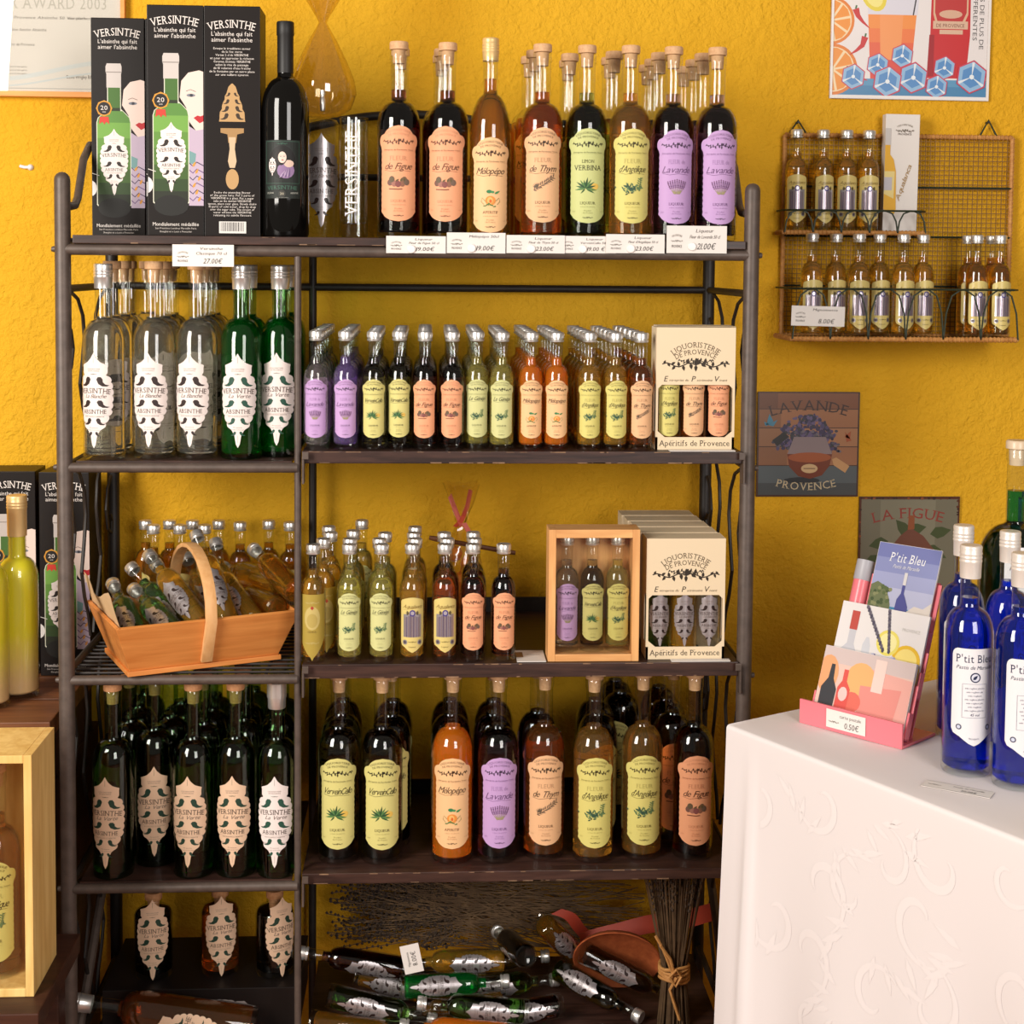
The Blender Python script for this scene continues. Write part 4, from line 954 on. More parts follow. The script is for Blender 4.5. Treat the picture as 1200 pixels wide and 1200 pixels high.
bottle('mini', 'gen', 'gen', stand(424, .245, Zs(Z3)), 'lone pale miniature in the last row of third shelf near the wall', G4)
# wooden presentation box
wb = empty('wooden_box', mw=T(XatZ(696, -.004, Z3+.1), -.004, Zs(Z3)) @ Matrix.Rotation(.0, 4, 'Z')); tag(wb, 'pine presentation box with glass front holding three miniatures', 'box')
W_, H_, D_ = .151, .2200, .058
obj('back_panel', MB().box((0, D_-.003, H_/2), (W_-.004, .005, H_-.004)), M_PINEZ, wb, smooth=False)
for s_ in (-1, 1): obj('side_panel', MB().box((s_*(W_/2-.006), D_/2-.004, H_/2), (.012, D_-.006, H_)), M_PINEZ, wb, smooth=False, bevel=.0008)
obj('top_panel', MB().box((0, D_/2-.004, H_-.007), (W_-.024, D_-.006, .014)), M_PINE, wb, smooth=False, bevel=.0008); obj('bottom_panel', MB().box((0, D_/2-.004, .006), (W_-.024, D_-.006, .012)), M_PINE, wb, smooth=False, bevel=.0008)
obj('glass_pane', MB().box((0, .003, H_/2), (W_-.022, .002, H_-.024)), M_PANE, wb, smooth=False)
for i, (lq, lab, lb) in enumerate([('clear', 'lav', 'lilac label miniature inside the pine presentation box'), ('verv', 'verv', 'dark miniature with yellow-green label inside the pine box'), ('gen', 'ang', 'yellow label miniature inside the pine presentation box')]):
    bottle('mini', lq, lab, WM[wb.name] @ T((i-1)*.0425, .029, .0122), lb, 'miniatures in the pine box')
Xc = XatZ(803.5, .006, Z3+.1)
carton(Xc, .006, Z3, [('absg', 'silver', 'green miniature with silver leaf label in third-shelf carton'), ('gold', 'silver', 'golden miniature with silver leaf label in third-shelf carton'), ('clear', 'silver', 'clear miniature with silver leaf label in third-shelf carton')], 'front cream carton of leaf-label bottles on third shelf', 'cream gift cartons')
for k in range(1, 5): carton(Xc-.003*k, .006+.058*k, Z3, [], ORD[k]+' cream carton in the file on third shelf, counted from its printed front', 'cream gift cartons', inside=False)
# loose cards on the shelf
def flatcard(name, px0, px1, Y0, Y1, z, label, art=None, rz=0.):
    A = XatZ(px0, Y0, z); B = XatZ(px1, Y0, z); r = empty(name, ((A+B)/2, (Y0+Y1)/2, Zs(z)), rz); tag(r, label, 'card')
    obj('card', MB().box((0, 0, .0006), (B-A, Y1-Y0, .0012)), M_PAPER, r, smooth=False)
    if art: link('print', art.mesh('print', lambda x, y, of: (x, y, .0013+of), M_PRINT, .0002), r)
a = Art(); a.rect(-.024, -.010, -.012, .022, (150, 110, 70), 1); a.text('Provence', .005, .004, .004, (120, 104, 88), 1, width=.022, shear=.3)
flatcard('paper_card', 606, 640, -.006, .065, Z3, 'white card lying flat between fig miniature and pine box', a)
flatcard('paper_card', 787, 856, -.011, .003, Z3, 'thin white card strip lying in front of third-shelf carton')
flatcard('paper_card', 785, 862, -.011, .006, Z2, 'thin white card strip lying under the second-shelf carton edge')
# cellophane gift and wooden stick behind
cg = empty('cellophane_bag', (XatZ(540, .275, Z3), .275, Zs(Z3))); tag(cg, 'cellophane gift bag tied with red ribbon behind the fig miniatures', 'gift bag')
r_ = random.Random(9)
def crumple(p, k): return (p[0]+r_.uniform(-k, k), p[1]+r_.uniform(-k, k), p[2]+r_.uniform(-k, k))
m = MB(); m.lathe([(.0, 0), (.035, .002), (.038, .05), (.036, .11), (.026, .15), (.010, .175), (.008, .182), (.022, .215), (.034, .255)], 18); m.v = [(q[0], q[1], max(q[2], .0004)) for q in (crumple(p, .0035) for p in m.v)]
obj('wrapper', m, M_CELLO, cg)
m = MB()
for k in range(7): m.lathe([(0, -.016), (.012, -.011), (.017, 0), (.012, .011), (0, .016)], 10, c=(r_.uniform(-.015, .015), r_.uniform(-.015, .015), .02+k*.018))
obj('sweets', m, mat('amber_sweets', (214, 128, 44), .3), cg)
obj('ribbon', MB().band([(-.012, -.012, .178), (.0, -.016, .19), (.010, -.012, .215), (.016, -.010, .245)], (1, .2, -.4), .008, .0008).band([(.0, -.014, .18), (-.012, -.016, .21), (-.022, -.012, .235)], (.6, .2, .8), .010, .0008).band([(.004, -.014, .185), (.016, -.018, .165), (.022, -.016, .13)], (1, .1, .2), .009, .0008), M_RIBBON, cg)
st = P(503, 630, .335); en = P(604, 648, .335)
tag(obj('wooden_stick', MB().tube([st+(en-st)*t for t in (0, .1, .3, .6, .9, 1)], [.004, .0055, .0045, .0045, .005, .004], 8), M_OLD), 'dark wooden stick lying across behind the fig miniatures', 'stick')

# ---- trug with miniatures (third shelf, small compartment)
A0 = Pz(152, 793, Z3L); yaw = math.radians(24)
tr = empty('wooden_basket', mw=T(A0.x, A0.y, Zs(Z3L)) @ Matrix.Rotation(yaw, 4, 'Z')); tag(tr, 'orange pine trug basket with bent handle holding miniatures', 'basket')
Lb, Wb_, Lt, Wt, Ht = .250, .165, .306, .228, .086
ox, oy = (Lt-Lb)/2, (Wt-Wb_)/2
b0 = [Vector((0, 0, .008)), Vector((Lb, 0, .008)), Vector((Lb, Wb_, .008)), Vector((0, Wb_, .008))]; t0 = [Vector((-ox, -oy, Ht)), Vector((Lb+ox, -oy, Ht)), Vector((Lb+ox, Wb_+oy, Ht)), Vector((-ox, Wb_+oy, Ht))]
obj('base_board', MB().box((Lb/2, Wb_/2, .004), (Lb+.008, Wb_+.008, .008)), M_TRUG, tr, smooth=False, bevel=.001)
for i in range(4):
    j = (i+1) % 4; p = [b0[i], b0[j], t0[j], t0[i]]; nn = (p[1]-p[0]).cross(p[3]-p[0]).normalized()*.006
    obj('side_board', MB().add(p+[v-nn for v in p], [(0, 1, 2, 3), (7, 6, 5, 4), (0, 4, 5, 1), (1, 5, 6, 2), (2, 6, 7, 3), (3, 7, 4, 0)]), M_TRUG, tr, smooth=False, bevel=.0008)
hx = Lb*.5; pts = [(hx, -.004, .012), (hx, -oy-.004, Ht*.98)]
for k in range(1, 12): t = PI*k/12; pts.append((hx, Wb_/2-(Wb_/2+oy+.004)*math.cos(t), Ht+.006+.098*math.sin(t)))
pts += [(hx, Wb_+oy+.004, Ht*.98), (hx, Wb_+.004, .012)]
obj('handle', MB().band(pts, (1, 0, 0), .019, .007), M_HANDLE, tr, bevel=.0012)
m = MB(); v = []
for i in range(13):
    t = i/12; zz = .012+t*(Ht+.030)
    for j in range(9):
        u = j/8; yl = -oy*min(zz/Ht, 1)+.010; yr = Wb_+oy*min(zz/Ht, 1)-.010
        lift = 1 if t < .66 else 1+.10*math.sin(u*7+1)*(t-.66)/.34
        v.append((-ox*zz/Ht+.0085+.0012*math.sin(u*19+t*5), yl+(yr-yl)*u, .012+(zz-.012)*lift))
m.add(v, [(i*9+j, (i+1)*9+j, (i+1)*9+j+1, i*9+j+1) for i in range(12) for j in range(8)])
obj('paper_lining', m, M_KRAFT, tr, smooth=False)
G5 = 'leaf-label miniatures heaped in the trug'
# foot position and axis of every heaped miniature, settled so that each leans on its neighbours, boards or shelf
TRUG_AT = [((-0.4642, 0.0287, 0.9576), (-0.4255, 0.7939, 0.4343)), ((-0.3943, 0.0161, 0.9732), (-0.5812, 0.7463, 0.3244)), ((-0.3938, 0.1091, 0.9561), (-0.6544, 0.503, 0.5645)), ((-0.3637, 0.0225, 0.9998), (-0.5867, 0.6244, 0.5157)), ((-0.3603, 0.0619, 0.9807), (-0.5873, 0.6446, 0.4894)), ((-0.3416, 0.0965, 0.9684), (-0.4382, 0.697, 0.5677)), ((-0.3263, 0.047, 0.9961), (-0.3757, 0.6058, 0.7013)), ((-0.3334, 0.1429, 0.9522), (-0.2308, 0.592, 0.7722)), ((-0.2834, 0.06, 0.9948), (-0.5078, 0.7547, 0.4155)), ((-0.2489, 0.1584, 1.0434), (-0.6565, 0.7543, 0.0004)), ((-0.2142, 0.0467, 1.0496), (-0.474, 0.8483, 0.2359)), ((-0.2452, 0.0725, 1.0197), (-0.5043, 0.8629, -0.034))]
PILE_AT = [((-0.0295, 0.161, 0.3489), (-0.9855, 0.0108, 0.1692)), ((0.1542, 0.2128, 0.3359), (-0.9973, -0.0663, 0.0316)), ((-0.0423, 0.1241, 0.3331), (0.9992, 0.0274, 0.0289)), ((-0.1656, 0.0909, 0.339), (0.9699, -0.0205, -0.2426)), ((0.1818, 0.0641, 0.3155), (-0.9955, 0.0167, 0.0936)), ((0.152, 0.0306, 0.293), (-0.995, 0.0131, 0.0995)), ((-0.1944, 0.0656, 0.3046), (0.9887, -0.1118, -0.1003)), ((0.0395, 0.2619, 0.3109), (0.9988, 0.0, 0.0484)), ((0.0596, 0.1873, 0.2974), (0.973, 0.228, -0.0372)), ((0.2362, 0.2167, 0.3209), (0.7518, -0.633, -0.1847)), ((0.2845, 0.1716, 0.3695), (0.8948, -0.0607, -0.4422)), ((-0.1224, 0.188, 0.3304), (0.9613, -0.1429, -0.2355)), ((0.1786, 0.0938, 0.399), (-0.2253, 0.9551, -0.1924)), ((0.2445, 0.1129, 0.302), (-0.9877, -0.1362, -0.077)), ((0.2119, 0.1853, 0.4199), (0.5438, 0.4435, -0.7124)), ((0.1484, 0.1429, 0.2935), (-0.9862, -0.1654, -0.0034)), ((-0.0783, 0.2138, 0.2935), (0.9942, 0.1078, -0.0031))]
def heap(at, lq, label, roll=0., lab='silver', glass=None, group=G5):
    A_, ax = Vector(at[0]), Vector(at[1]).normalized(); x = ax.cross(Vector((0, 1, 0))).normalized(); y = ax.cross(x)
    if (-y).dot(Vector((0, -1, .25))) < 0: x, y = -x, -y    # label side to the room
    m_ = Matrix((x, y, ax)).transposed().to_4x4(); m_.translation = A_
    bottle('mini', lq, lab, m_ @ Matrix.Rotation(roll, 4, 'Z'), label, group, glass=glass)
heap(TRUG_AT[0], 'paleg', 'pale green miniature sunk lowest at the paper end of trug')
heap(TRUG_AT[1], 'paleg', 'pale green miniature lying over its neighbours with low cap in trug')
heap(TRUG_AT[2], 'paleg', 'pale green miniature half hidden behind the other green ones in trug', -.2)
heap(TRUG_AT[3], 'gold', 'golden miniature leaning frontmost in trug with large leaf label', -.1)
heap(TRUG_AT[4], 'gold', 'golden miniature lying beneath the frontmost golden one in trug')
heap(TRUG_AT[5], 'gold', 'golden miniature leaning behind the handle of the trug', -.1)
heap(TRUG_AT[6], 'gold', 'golden miniature reaching highest above the trug handle', .3)
heap(TRUG_AT[7], 'gold', 'golden miniature nearly upright beside the tallest one in trug', .2)
heap(TRUG_AT[8], 'gold', 'golden miniature lying with gold-lit leaf label beside trug handle', -.2)
heap(TRUG_AT[9], 'gold', 'golden miniature lying flat just beneath the amber one in trug', 1.0, lab=None)
heap(TRUG_AT[10], 'amber', 'amber miniature lying at the thin post end of trug', 1.0, lab=None)
heap(TRUG_AT[11], 'amber', 'amber miniature lying lowest with foot outward in trug', 1.0, lab=None)
G6 = 'amber miniatures standing behind the trug'
for i, px in enumerate((171, 199, 226, 256.5, 281.5, 315, 340)): bottle('mini', 'amber', 'aqua', stand(px, .335-(.018 if i in (4, 6) else 0), Zs(Z3L), rnd.uniform(-2, 2)), 'amber miniature in the wall row behind the trug, '+('nearest the rack back post', 'second from the back post', 'third from the back post', 'fourth from the back post', 'third from the thin post', 'second from the thin post', 'nearest the thin post')[i], G6)
for px, wh in ((180, 'nearest the back post'), (211, 'mid-way of three'), (240, 'behind the handle')): bottle('mini', 'amber', 'aqua', stand(px, .288, Zs(Z3L), rnd.uniform(-2, 2)), 'amber miniature between the trug and the wall row, '+wh, G6)

# ================================================================== fourth shelf
G7 = 'corked green absinthe bottles on fourth shelf'
row([(133, 'absg', 'tan', 'dark green corked absinthe bottle next to the rack post on fourth shelf', .035, -.20), (182, 'absg', 'tan', 'dark green corked absinthe bottle set back between its neighbours on fourth shelf', .085, .12),
     (227, 'absg', 'tan', 'dark green corked absinthe bottle overlapping the set-back one on fourth shelf', .035, -.15), (276.5, 'absg', 'tan', 'dark green corked absinthe bottle next to the silver-capped one on fourth shelf', .035, -.06),
     (324.5, 'absg', 'verte', 'dark green absinthe bottle with silver cap on fourth shelf', .030, -.02, dict(cap='silvercork'))], Z4L, 'absinthe', .035, G7, cap='corkd', glass=M_GGLASS, level=.235)
behind([(141, 'absg', 'tan', 3, 'dark green bottle', 'by the rack post'), (190, 'absg', 'tan', 2, 'dark green bottle', 'behind the set-back one'), (232, 'absg', 'tan', 3, 'dark green bottle', 'behind the overlapping one'), (276, 'absg', 'tan', 3, 'dark green bottle', 'by the silver-capped one'), (318, 'absg', 'tan', 3, 'dark green bottle', 'at the thin post')], Z4L, 'absinthe', .05, .078, 'fourth-shelf', 'dark green bottles in second row', cap='corkd', glass=M_GGLASS, level=.235)
G8 = 'liqueur bottles along the fourth shelf'
row([(397, 'verv', 'verv', 'vervain liqueur bottle with yellow label next to the thin post on fourth shelf', .055, .0), (447.5, 'verv', 'verv', 'vervain liqueur bottle with yellow label beside the gap on fourth shelf', .05, .06),
     (530, 'melo', 'melo', 'bright orange melon liqueur bottle with peach label on fourth shelf', .05, -.02), (583.5, 'lav', 'lav', 'dark lavender liqueur bottle with lilac label on fourth shelf', .05, .04),
     (637.5, 'thyme', 'thyme', 'brown thyme liqueur bottle with tan label on fourth shelf', .06, .03), (695, 'ang', 'ang', 'angelica bottle with yellow label set lower next to the thyme one on fourth shelf', .045, .0),
     (752, 'ang', 'ang', 'angelica bottle with yellow label next to the fig bottle on fourth shelf', .055, .0), (812, 'fig', 'fig', 'dark fig liqueur bottle with orange label at the end of fourth shelf', .05, .0)], Z4, 'liqueur', .05, G8, level=.228)
behind([(397, 'verv', 'verv', 2, 'vervain bottle', 'by the thin post'), (458, 'dark', 'verv', 2, 'vervain bottle', 'beside the gap'), (527, 'fig', 'fig', 2, 'dark fig bottle', 'behind the orange one'), (580, 'lav', 'lav', 2, 'lilac label bottle', 'behind the lavender one'), (634, 'fig', 'fig', 1, 'dark fig bottle', 'behind the thyme one'), (706, 'dark', 'ang', 2, 'angelica bottle', 'by the thyme one'), (742, 'dark', 'verv', 2, 'vervain bottle', 'behind the angelica one'), (796, 'fig', 'fig', 3, 'dark fig bottle', 'by the front fig one')], Z4, 'liqueur', .055, .078, 'fourth-shelf', 'second-row bottles on fourth shelf', level=.228)

# ================================================================== bottom shelf, small compartment
zb = P(250, 1147, .125).z
bx = empty('carton_box', (XL+.20, .10, Zs(Z5))); tag(bx, 'long dark carton lying on the bottom shelf under the standing bottles', 'box')
obj('carton', MB().box((.0, .09, (zb-Z5)/2), (.335, .20, zb-Z5-.001)), M_BLACKBOX, bx, smooth=False, bevel=.0015)
a = art_abs('dark'); a.p = [([(y*1.0-.06, -x*.9) for x, y in v], f, tuple(q*.35 for q in c[:3])+(0.,), l) for v, f, c, l in a.p]
link('print', a.mesh('print', lambda x, y, of: (x, -.0104-of, y*.45+.05), M_PRINT, .0001), bx)
G9 = 'dark bottles standing on the long carton'
bottle('squat', 'dark', 'tan', stand(180, .15, zb, .12), 'dark squat absinthe bottle on the long carton by the brace', G9, cap='corkd')
bottle('squat', 'thyme', 'tan', stand(258, .16, zb, .2), 'brown squat absinthe bottle standing mid-way on the long carton', G9, cap='corkd')
bottle('squat', 'dark', 'tan', stand(322, .15, zb, .5), 'dark squat absinthe bottle on the long carton by the thin post', G9, cap='corkd')
bottle('absinthe', 'thyme', 'tan', lying(300, 1214, 98, 1186, .05, 0, h=.32, roll=-.3, floor=Z5, R=.034), 'amber-brown absinthe bottle lying in front of the long carton', G9, cap='silvercap')

# ================================================================== bottom shelf, lying miniatures
G10 = 'miniatures lying in a pile on the bottom shelf'
PL = [('fig', 'dark miniature lying with cap toward the thin post in the pile'),
      ('gold', 'amber miniature lying topmost with leaf label in the pile'),
      ('green', 'bright green miniature lying below the topmost amber one'),
      ('absg', 'green miniature slanting with cap beside the lower caps in pile'),
      ('absg', 'green miniature lying with foot toward the silver-grey label one'),
      ('melo', 'orange miniature lying at the bottom of the pile'),
      ('amber', 'amber miniature lying lowest beside the rack thin post'),
      ('dark', 'dark miniature lying behind the topmost amber one'),
      ('absg', 'dark green miniature lying with silver cap beside the dish'),
      ('absg', 'dark green miniature slanting with bluish silver label by the dish'),
      ('dark', 'dark miniature slanting down along the terracotta dish'),
      ('amber', 'amber miniature tucked under the bright green one'),
      ('dark', 'dark miniature pointing its cap up at the back of pile'),
      ('fig', 'reddish miniature lying between the green ones near the bottom'),
      ('amber', 'amber miniature lying crosswise near the red ribbon'),
      ('amber', 'amber miniature buried lowest under the bright green one'),
      ('dark', 'dark miniature buried at the back of the pile on the shelf')]
for i, (lq, lb) in enumerate(PL):
    heap(PILE_AT[i], lq, lb, roll=(-.35, .1, -.4, .0, .1, -.2, .2)[i % 7], group=G10)
A = P(486, 1140, .10)
c8 = empty('price_card', mw=T(A.x, .10, A.z) @ Matrix.Rotation(math.radians(-12), 4, 'Y')); tag(c8, 'small tilted price card stuck in the pile of lying miniatures', 'price card', 'price cards')
obj('card', MB().box((0, .0005, .0255), (.033, .0008, .051)), M_PAPER, c8, smooth=False)
a = Art(); a.text('8.00€', 0, 0, .008, (48, 38, 34), 1, width=.026); a.text('Mignonnette', 0, .012, .004, (48, 38, 34), 1, width=.026); a.p = [([(-y+.008, x+.0255) for x, y in v], f, c, l) for v, f, c, l in a.p]
link('print', a.mesh('print', flat, M_PRINT, .0002), c8)
# dried lavender: standing bunch
lbx = XatZ(792, .09, Z5+.2); bn = empty('lavender_bunch', (lbx, .10, Zs(Z5))); tag(bn, 'standing bunch of dried lavender tied with raffia twine', 'dried flowers')
m = MB(); mf = MB(); hh = Z4-.018-Z5-.006
for i in range(150):
    a_ = rnd.uniform(0, 2*PI); q = math.sqrt(rnd.random()); r0_, r1_, r2_ = .030*q, .021*q, .058*q
    p0 = Vector((r0_*math.cos(a_), r0_*math.sin(a_), 0)); p1 = Vector((r1_*math.cos(a_), r1_*math.sin(a_), .095)); z2 = hh*rnd.uniform(.86, 1); p2 = Vector((r2_*math.cos(a_)+rnd.uniform(-.006, .006), r2_*math.sin(a_)*.8, z2))
    mid = (p1+p2)/2*Vector((1, 1, 1)).x; m.tube([p0, p1, p1.lerp(p2, .5)*1.0, p2], .0011, 3, caps=False)
    if i % 2:
        for k in range(5): c = p1.lerp(p2, .72+.07*k); mf.lathe([(0, -.004), (.0028, 0), (0, .005)], 4, c=(c.x+rnd.uniform(-.002, .002), c.y, c.z))
tag(obj('stems', m, M_STEM, bn, smooth=False), kind='stuff'); tag(obj('flower_heads', mf, M_FLOWER, bn, smooth=False), kind='stuff')
m = MB()
for k in range(5):
    z = .084+k*.0055; m.tube([(.0245*math.cos(t)*1.05, .0245*math.sin(t), z+.003*math.sin(2*t+k)) for t in [2*PI*i/16 for i in range(17)]], .003, 6)
m.tube([(-.006, -.027, .10), (-.016, -.030, .125), (-.026, -.030, .15), (-.038, -.028, .17)], .0028, 6).tube([(-.004, -.028, .10), (-.012, -.032, .13), (-.030, -.032, .155)], .0028, 6).tube([(0, -.028, .095), (-.012, -.031, .075), (-.004, -.030, .05), (.006, -.029, .02)], .0028, 6).tube([(-.012, -.030, .098), (-.002, -.034, .112), (.008, -.030, .098), (-.002, -.033, .082), (-.012, -.030, .095)], .0026, 6)
obj('twine', m, M_TWINE, bn)
# dried lavender lying at the back
dl = empty('lavender_sheaf', (0, .27, Zs(Z5))); tag(dl, 'loose sheaf of dried lavender lying behind the pile of miniatures', 'dried flowers')
m = MB(); mf = MB()
for i in range(210):
    p0 = Vector((rnd.uniform(.15, .42), rnd.uniform(.030, .070), rnd.uniform(.02, .17))); p1 = Vector((rnd.uniform(-.185, .02), rnd.uniform(.030, .070), rnd.uniform(.04, .235)))
    m.tube([p0, p0.lerp(p1, .5)+Vector((0, 0, rnd.uniform(-.01, .015))), p1], .0010, 3, caps=False)
    for k in range(9): c = p1.lerp(p0, .022*k+.001); mf.lathe([(0, -.003), (.0034, 0), (0, .004)], 4, c=(c.x+rnd.uniform(-.003, .003), c.y+rnd.uniform(-.003, .003), c.z+rnd.uniform(-.0035, .0035)))
tag(obj('stems', m, M_STEM, dl, smooth=False), kind='stuff'); tag(obj('flower_heads', mf, M_FLOWER, dl, smooth=False), kind='stuff')
# ribbons and dish
def pp(l, Y): return [P(x, y, Y+dy) for x, y, dy in l]
def fillet(pts, k=4):
    out = []
    for i in range(len(pts)-1):
        p0, p1, p2, p3 = pts[max(i-1, 0)], pts[i], pts[i+1], pts[min(i+2, len(pts)-1)]
        for j in range(k):
            t = j/k; out.append(.5*((2*p1)+(p2-p0)*t+(2*p0-5*p1+4*p2-p3)*t*t+(3*p1-p0-3*p2+p3)*t**3))
    return out+[pts[-1]]
tag(obj('ribbon', MB().band(fillet(pp([(836, 1068, 0), (800, 1078, .0), (760, 1083, 0), (725, 1092, .01), (700, 1098, .02), (680, 1104, .03)], .238)), (0, .3, 1), .032, .0012).band(fillet(pp([(652, 1068, .0), (668, 1074, .002), (679, 1088, .004), (692, 1102, .006)], .272)), (.8, .2, .3), .022, .0012), M_RIBBON), 'wide red ribbon trailing behind the dried lavender bunch', 'ribbon')
dc = P(722, 1196, .20)
ds = empty('terracotta_dish', mw=T(dc.x, .20, Zs(Z5)+.078) @ Matrix.Rotation(math.radians(14), 4, 'Y') @ Matrix.Rotation(math.radians(-60), 4, 'X')); tag(ds, 'terracotta dish propped upright behind the lying miniatures', 'dish')
obj('dish', MB().lathe([(0, 0), (.055, .0), (.070, -.006), (.078, -.014), (.080, -.013), (.073, -.003), (.057, .005), (0, .005)], 36), M_TERRA, ds)

# ================================================================== left: old table, boxes, lemon bottles, pine box
ZW = .850
tb = empty('wooden_table', (-.90, .19, 0)); tag(tb, 'old brown wooden table standing beside the rack post', 'table'); TI = T(.90, -.19, 0)
for k in range(3): obj('top_plank', MB().box((-.92, .0667+k*.1335, ZW-.015), (.62, .1315, .030)), M_OLD, tb, TI, smooth=False, bevel=.002)
obj('apron', MB().box((-.92, .02, ZW-.075), (.58, .02, .09)), M_DARKW, tb, TI, smooth=False); obj('apron', MB().box((-.635, .2, ZW-.075), (.02, .34, .09)), M_DARKW, tb, TI, smooth=False)
obj('side_panel', MB().box((-.627, .205, (ZW-.12)/2), (.016, .38, ZW-.12)), M_DARKW, tb, TI, smooth=False)
for x in (-1.19, -.655):
    for y in (.03, .37): obj('leg', MB().box((x, y, (ZW-.03)/2), (.05, .05, ZW-.03)), M_DARKW, tb, TI, smooth=False, bevel=.003)
gift_box(46, .275, ZW, BOXF, 'black box with bottle print on old table behind the rack post', rz=-.04)
gift_box(42, .285, ZW, BOXF, 'black box with bottle print behind the lemon bottles on old table', rz=.03, right=True)
bottle('limon', 'limon', None, stand(21.5, .155, Zs(ZW)), 'cloudy yellow lemon liqueur bottle with gold cap beside the rack', 'lemon liqueur bottles')
bottle('limon', 'limon', None, stand(-14, .092, Zs(ZW)), 'cloudy yellow lemon liqueur bottle partly behind the pine box edge', 'lemon liqueur bottles')
# bench with glazed pine box
zf = P(20, 1168, -.25).z
be = empty('wooden_bench', (-.86, -.17, 0)); tag(be, 'low dark wooden bench carrying the glazed pine box', 'bench'); BI = T(.86, .17, 0)
obj('seat', MB().box((-.835, -.17, zf-.016), (.56, .26, .030)), M_DARKW, be, BI, smooth=False, bevel=.002)
for x in (-1.06, -.60):
    for y in (-.27, -.07): obj('leg', MB().box((x, y, (zf-.031)/2), (.045, .045, zf-.031)), M_DARKW, be, BI, smooth=False, bevel=.002)
XR2 = P(38, 1000, -.25).x; zt = P(20, 885, -.25).z; Hb = zt-zf; Wb2 = .125; Db = .135
cb = empty('glazed_box', mw=T(XR2-Wb2/2, -.25, Zs(zf-.001))); tag(cb, 'tall pine box with glass front holding one yellow label bottle', 'box')
for s_ in (-1, 1): obj('side_panel', MB().box((s_*(Wb2/2-.006), Db/2, Hb/2), (.012, Db, Hb)), M_CRATE, cb, smooth=False, bevel=.001)
obj('top_panel', MB().box((0, Db/2, Hb-.006), (Wb2-.024, Db, .012)), M_CRATE, cb, smooth=False, bevel=.001); obj('bottom_panel', MB().box((0, Db/2, .006), (Wb2-.024, Db, .012)), M_CRATE, cb, smooth=False, bevel=.001)
obj('back_panel', MB().box((0, Db-.004, Hb/2), (Wb2-.024, .006, Hb-.024)), M_CRATE, cb, smooth=False)
obj('glass_pane', MB().box((0, .004, Hb/2), (Wb2-.024, .002, Hb-.024)), M_PANE, cb, smooth=False)
obj('paper_tag', MB().box((-.036, .002, Hb-.021), (.055, .001, .042)), M_PAPER, cb, smooth=False)
bottle('liqueur', 'ang', 'ang', WM[cb.name] @ T(-.006, .06, .0125) @ Matrix.Rotation(.1, 4, 'Z'), 'angelica bottle with yellow label inside the tall glazed pine box', cap='corkd')

# ================================================================== things on the wall
def sheet(name, px0, py0, px1, py1, Y, art_fn, label, cat, roll=0., th=.002, material=None, parts=None, mp=None):
    A = P(px0, py1, Y); B = P(px1, py0, Y); wd, hh = B.x-A.x, B.z-A.z; k = wd/(px1-px0); kv = hh/(py1-py0)
    r = empty(name, mw=T((A.x+B.x)/2, Y, (A.z+B.z)/2) @ Matrix.Rotation(roll, 4, 'Y')); tag(r, label, cat)
    obj('sheet', MB().box((0, th/2, 0), (wd, th, hh)), material or M_PAPER, r, smooth=False)
    art = Art(); cx, cy = (px0+px1)/2, (py0+py1)/2
    art_fn(art, lambda x, y: ((x-cx)*k, (cy-y)*kv), k); art.clip(-wd/2+.0006, -hh/2+.0006, wd/2-.0006, hh/2-.0006)
    link('print', art.mesh('print', lambda x, y, of: (x, -of-.0001, y), mp or M_GLOSSP, .00004), r)
    return r, wd, hh
def cert(a, Q, k):
    g = (120, 112, 104)
    a.text('SILVER AWARD 2003', *Q(50, 10), 13*k, (206, 200, 190), 1, width=150*k, serif=True)
    a.text('Liquoristerie de Provence Absinthe 50 Versinthe', *Q(38, 22), 3.2*k, g, 1, width=130*k, shear=.2); a.text('aux plantes', *Q(92, 22), 3.2*k, g, 1, width=26*k, shear=.2)
    a.text('Chloe Sancho Absinthe', *Q(32, 36), 3.2*k, g, 1, width=44*k, shear=.2); a.text('Department de Provence', *Q(18, 53), 3.2*k, g, 1, width=44*k, shear=.2)
    for i in range(4): a.text('certified award of the spirits', *Q(14, 78+i*4), 1.8*k, g, 1, width=34*k)
    a.text('David Wrigley BA', *Q(92, 90), 4*k, (70, 62, 58), 1, width=30*k)
    a.line([Q(x, 92-22*math.sin((x+10)/130*1.4)**2) for x in range(10, 140, 10)], 5*k, (226, 230, 232), 1); a.line([Q(x, 100-18*math.sin((x+10)/130*1.4)**2) for x in range(10, 140, 10)], 2*k, (220, 226, 230), 1)
    a.line([Q(-60, 102), Q(40, 102), Q(146, 102)], 1*k, (196, 196, 196), 1)
ce, wd, hh = sheet('framed_certificate', -70, -70, 141, 105.5, WY-.012, cert, 'white award certificate in a thin honey wood frame on wall', 'certificate', mp=M_PRINT)
for n, c, d in (('frame_side', (wd/2+.004, .002, 0), (.008, .016, hh+.016)), ('frame_side', (-wd/2-.004, .002, 0), (.008, .016, hh+.016)), ('frame_rail', (0, .002, -hh/2-.005), (wd, .016, .010)), ('frame_rail', (0, .002, hh/2+.005), (wd, .016, .010))):
    obj(n, MB().box(c, d), M_FRAME, ce, smooth=False, bevel=.001)
obj('glass_pane', MB().box((0, -.003, 0), (wd, .0015, hh)), M_PANE, ce, smooth=False)
hk = P(35, 196, WY-.004)
tag(obj('wall_hook', MB().lathe([(0, 0), (.006, 0), (.005, .004), (.003, .006), (0, .007)], 10).tube([(0, 0, .004), (-.010, 0.0, .005), (-.018, .002, .004)], .003, 6), M_PIN, None, T(hk.x, WY-.0005, hk.z) @ Matrix.Rotation(PI/2, 4, 'X')), 'small white plug stuck in the yellow wall', 'wall plug')
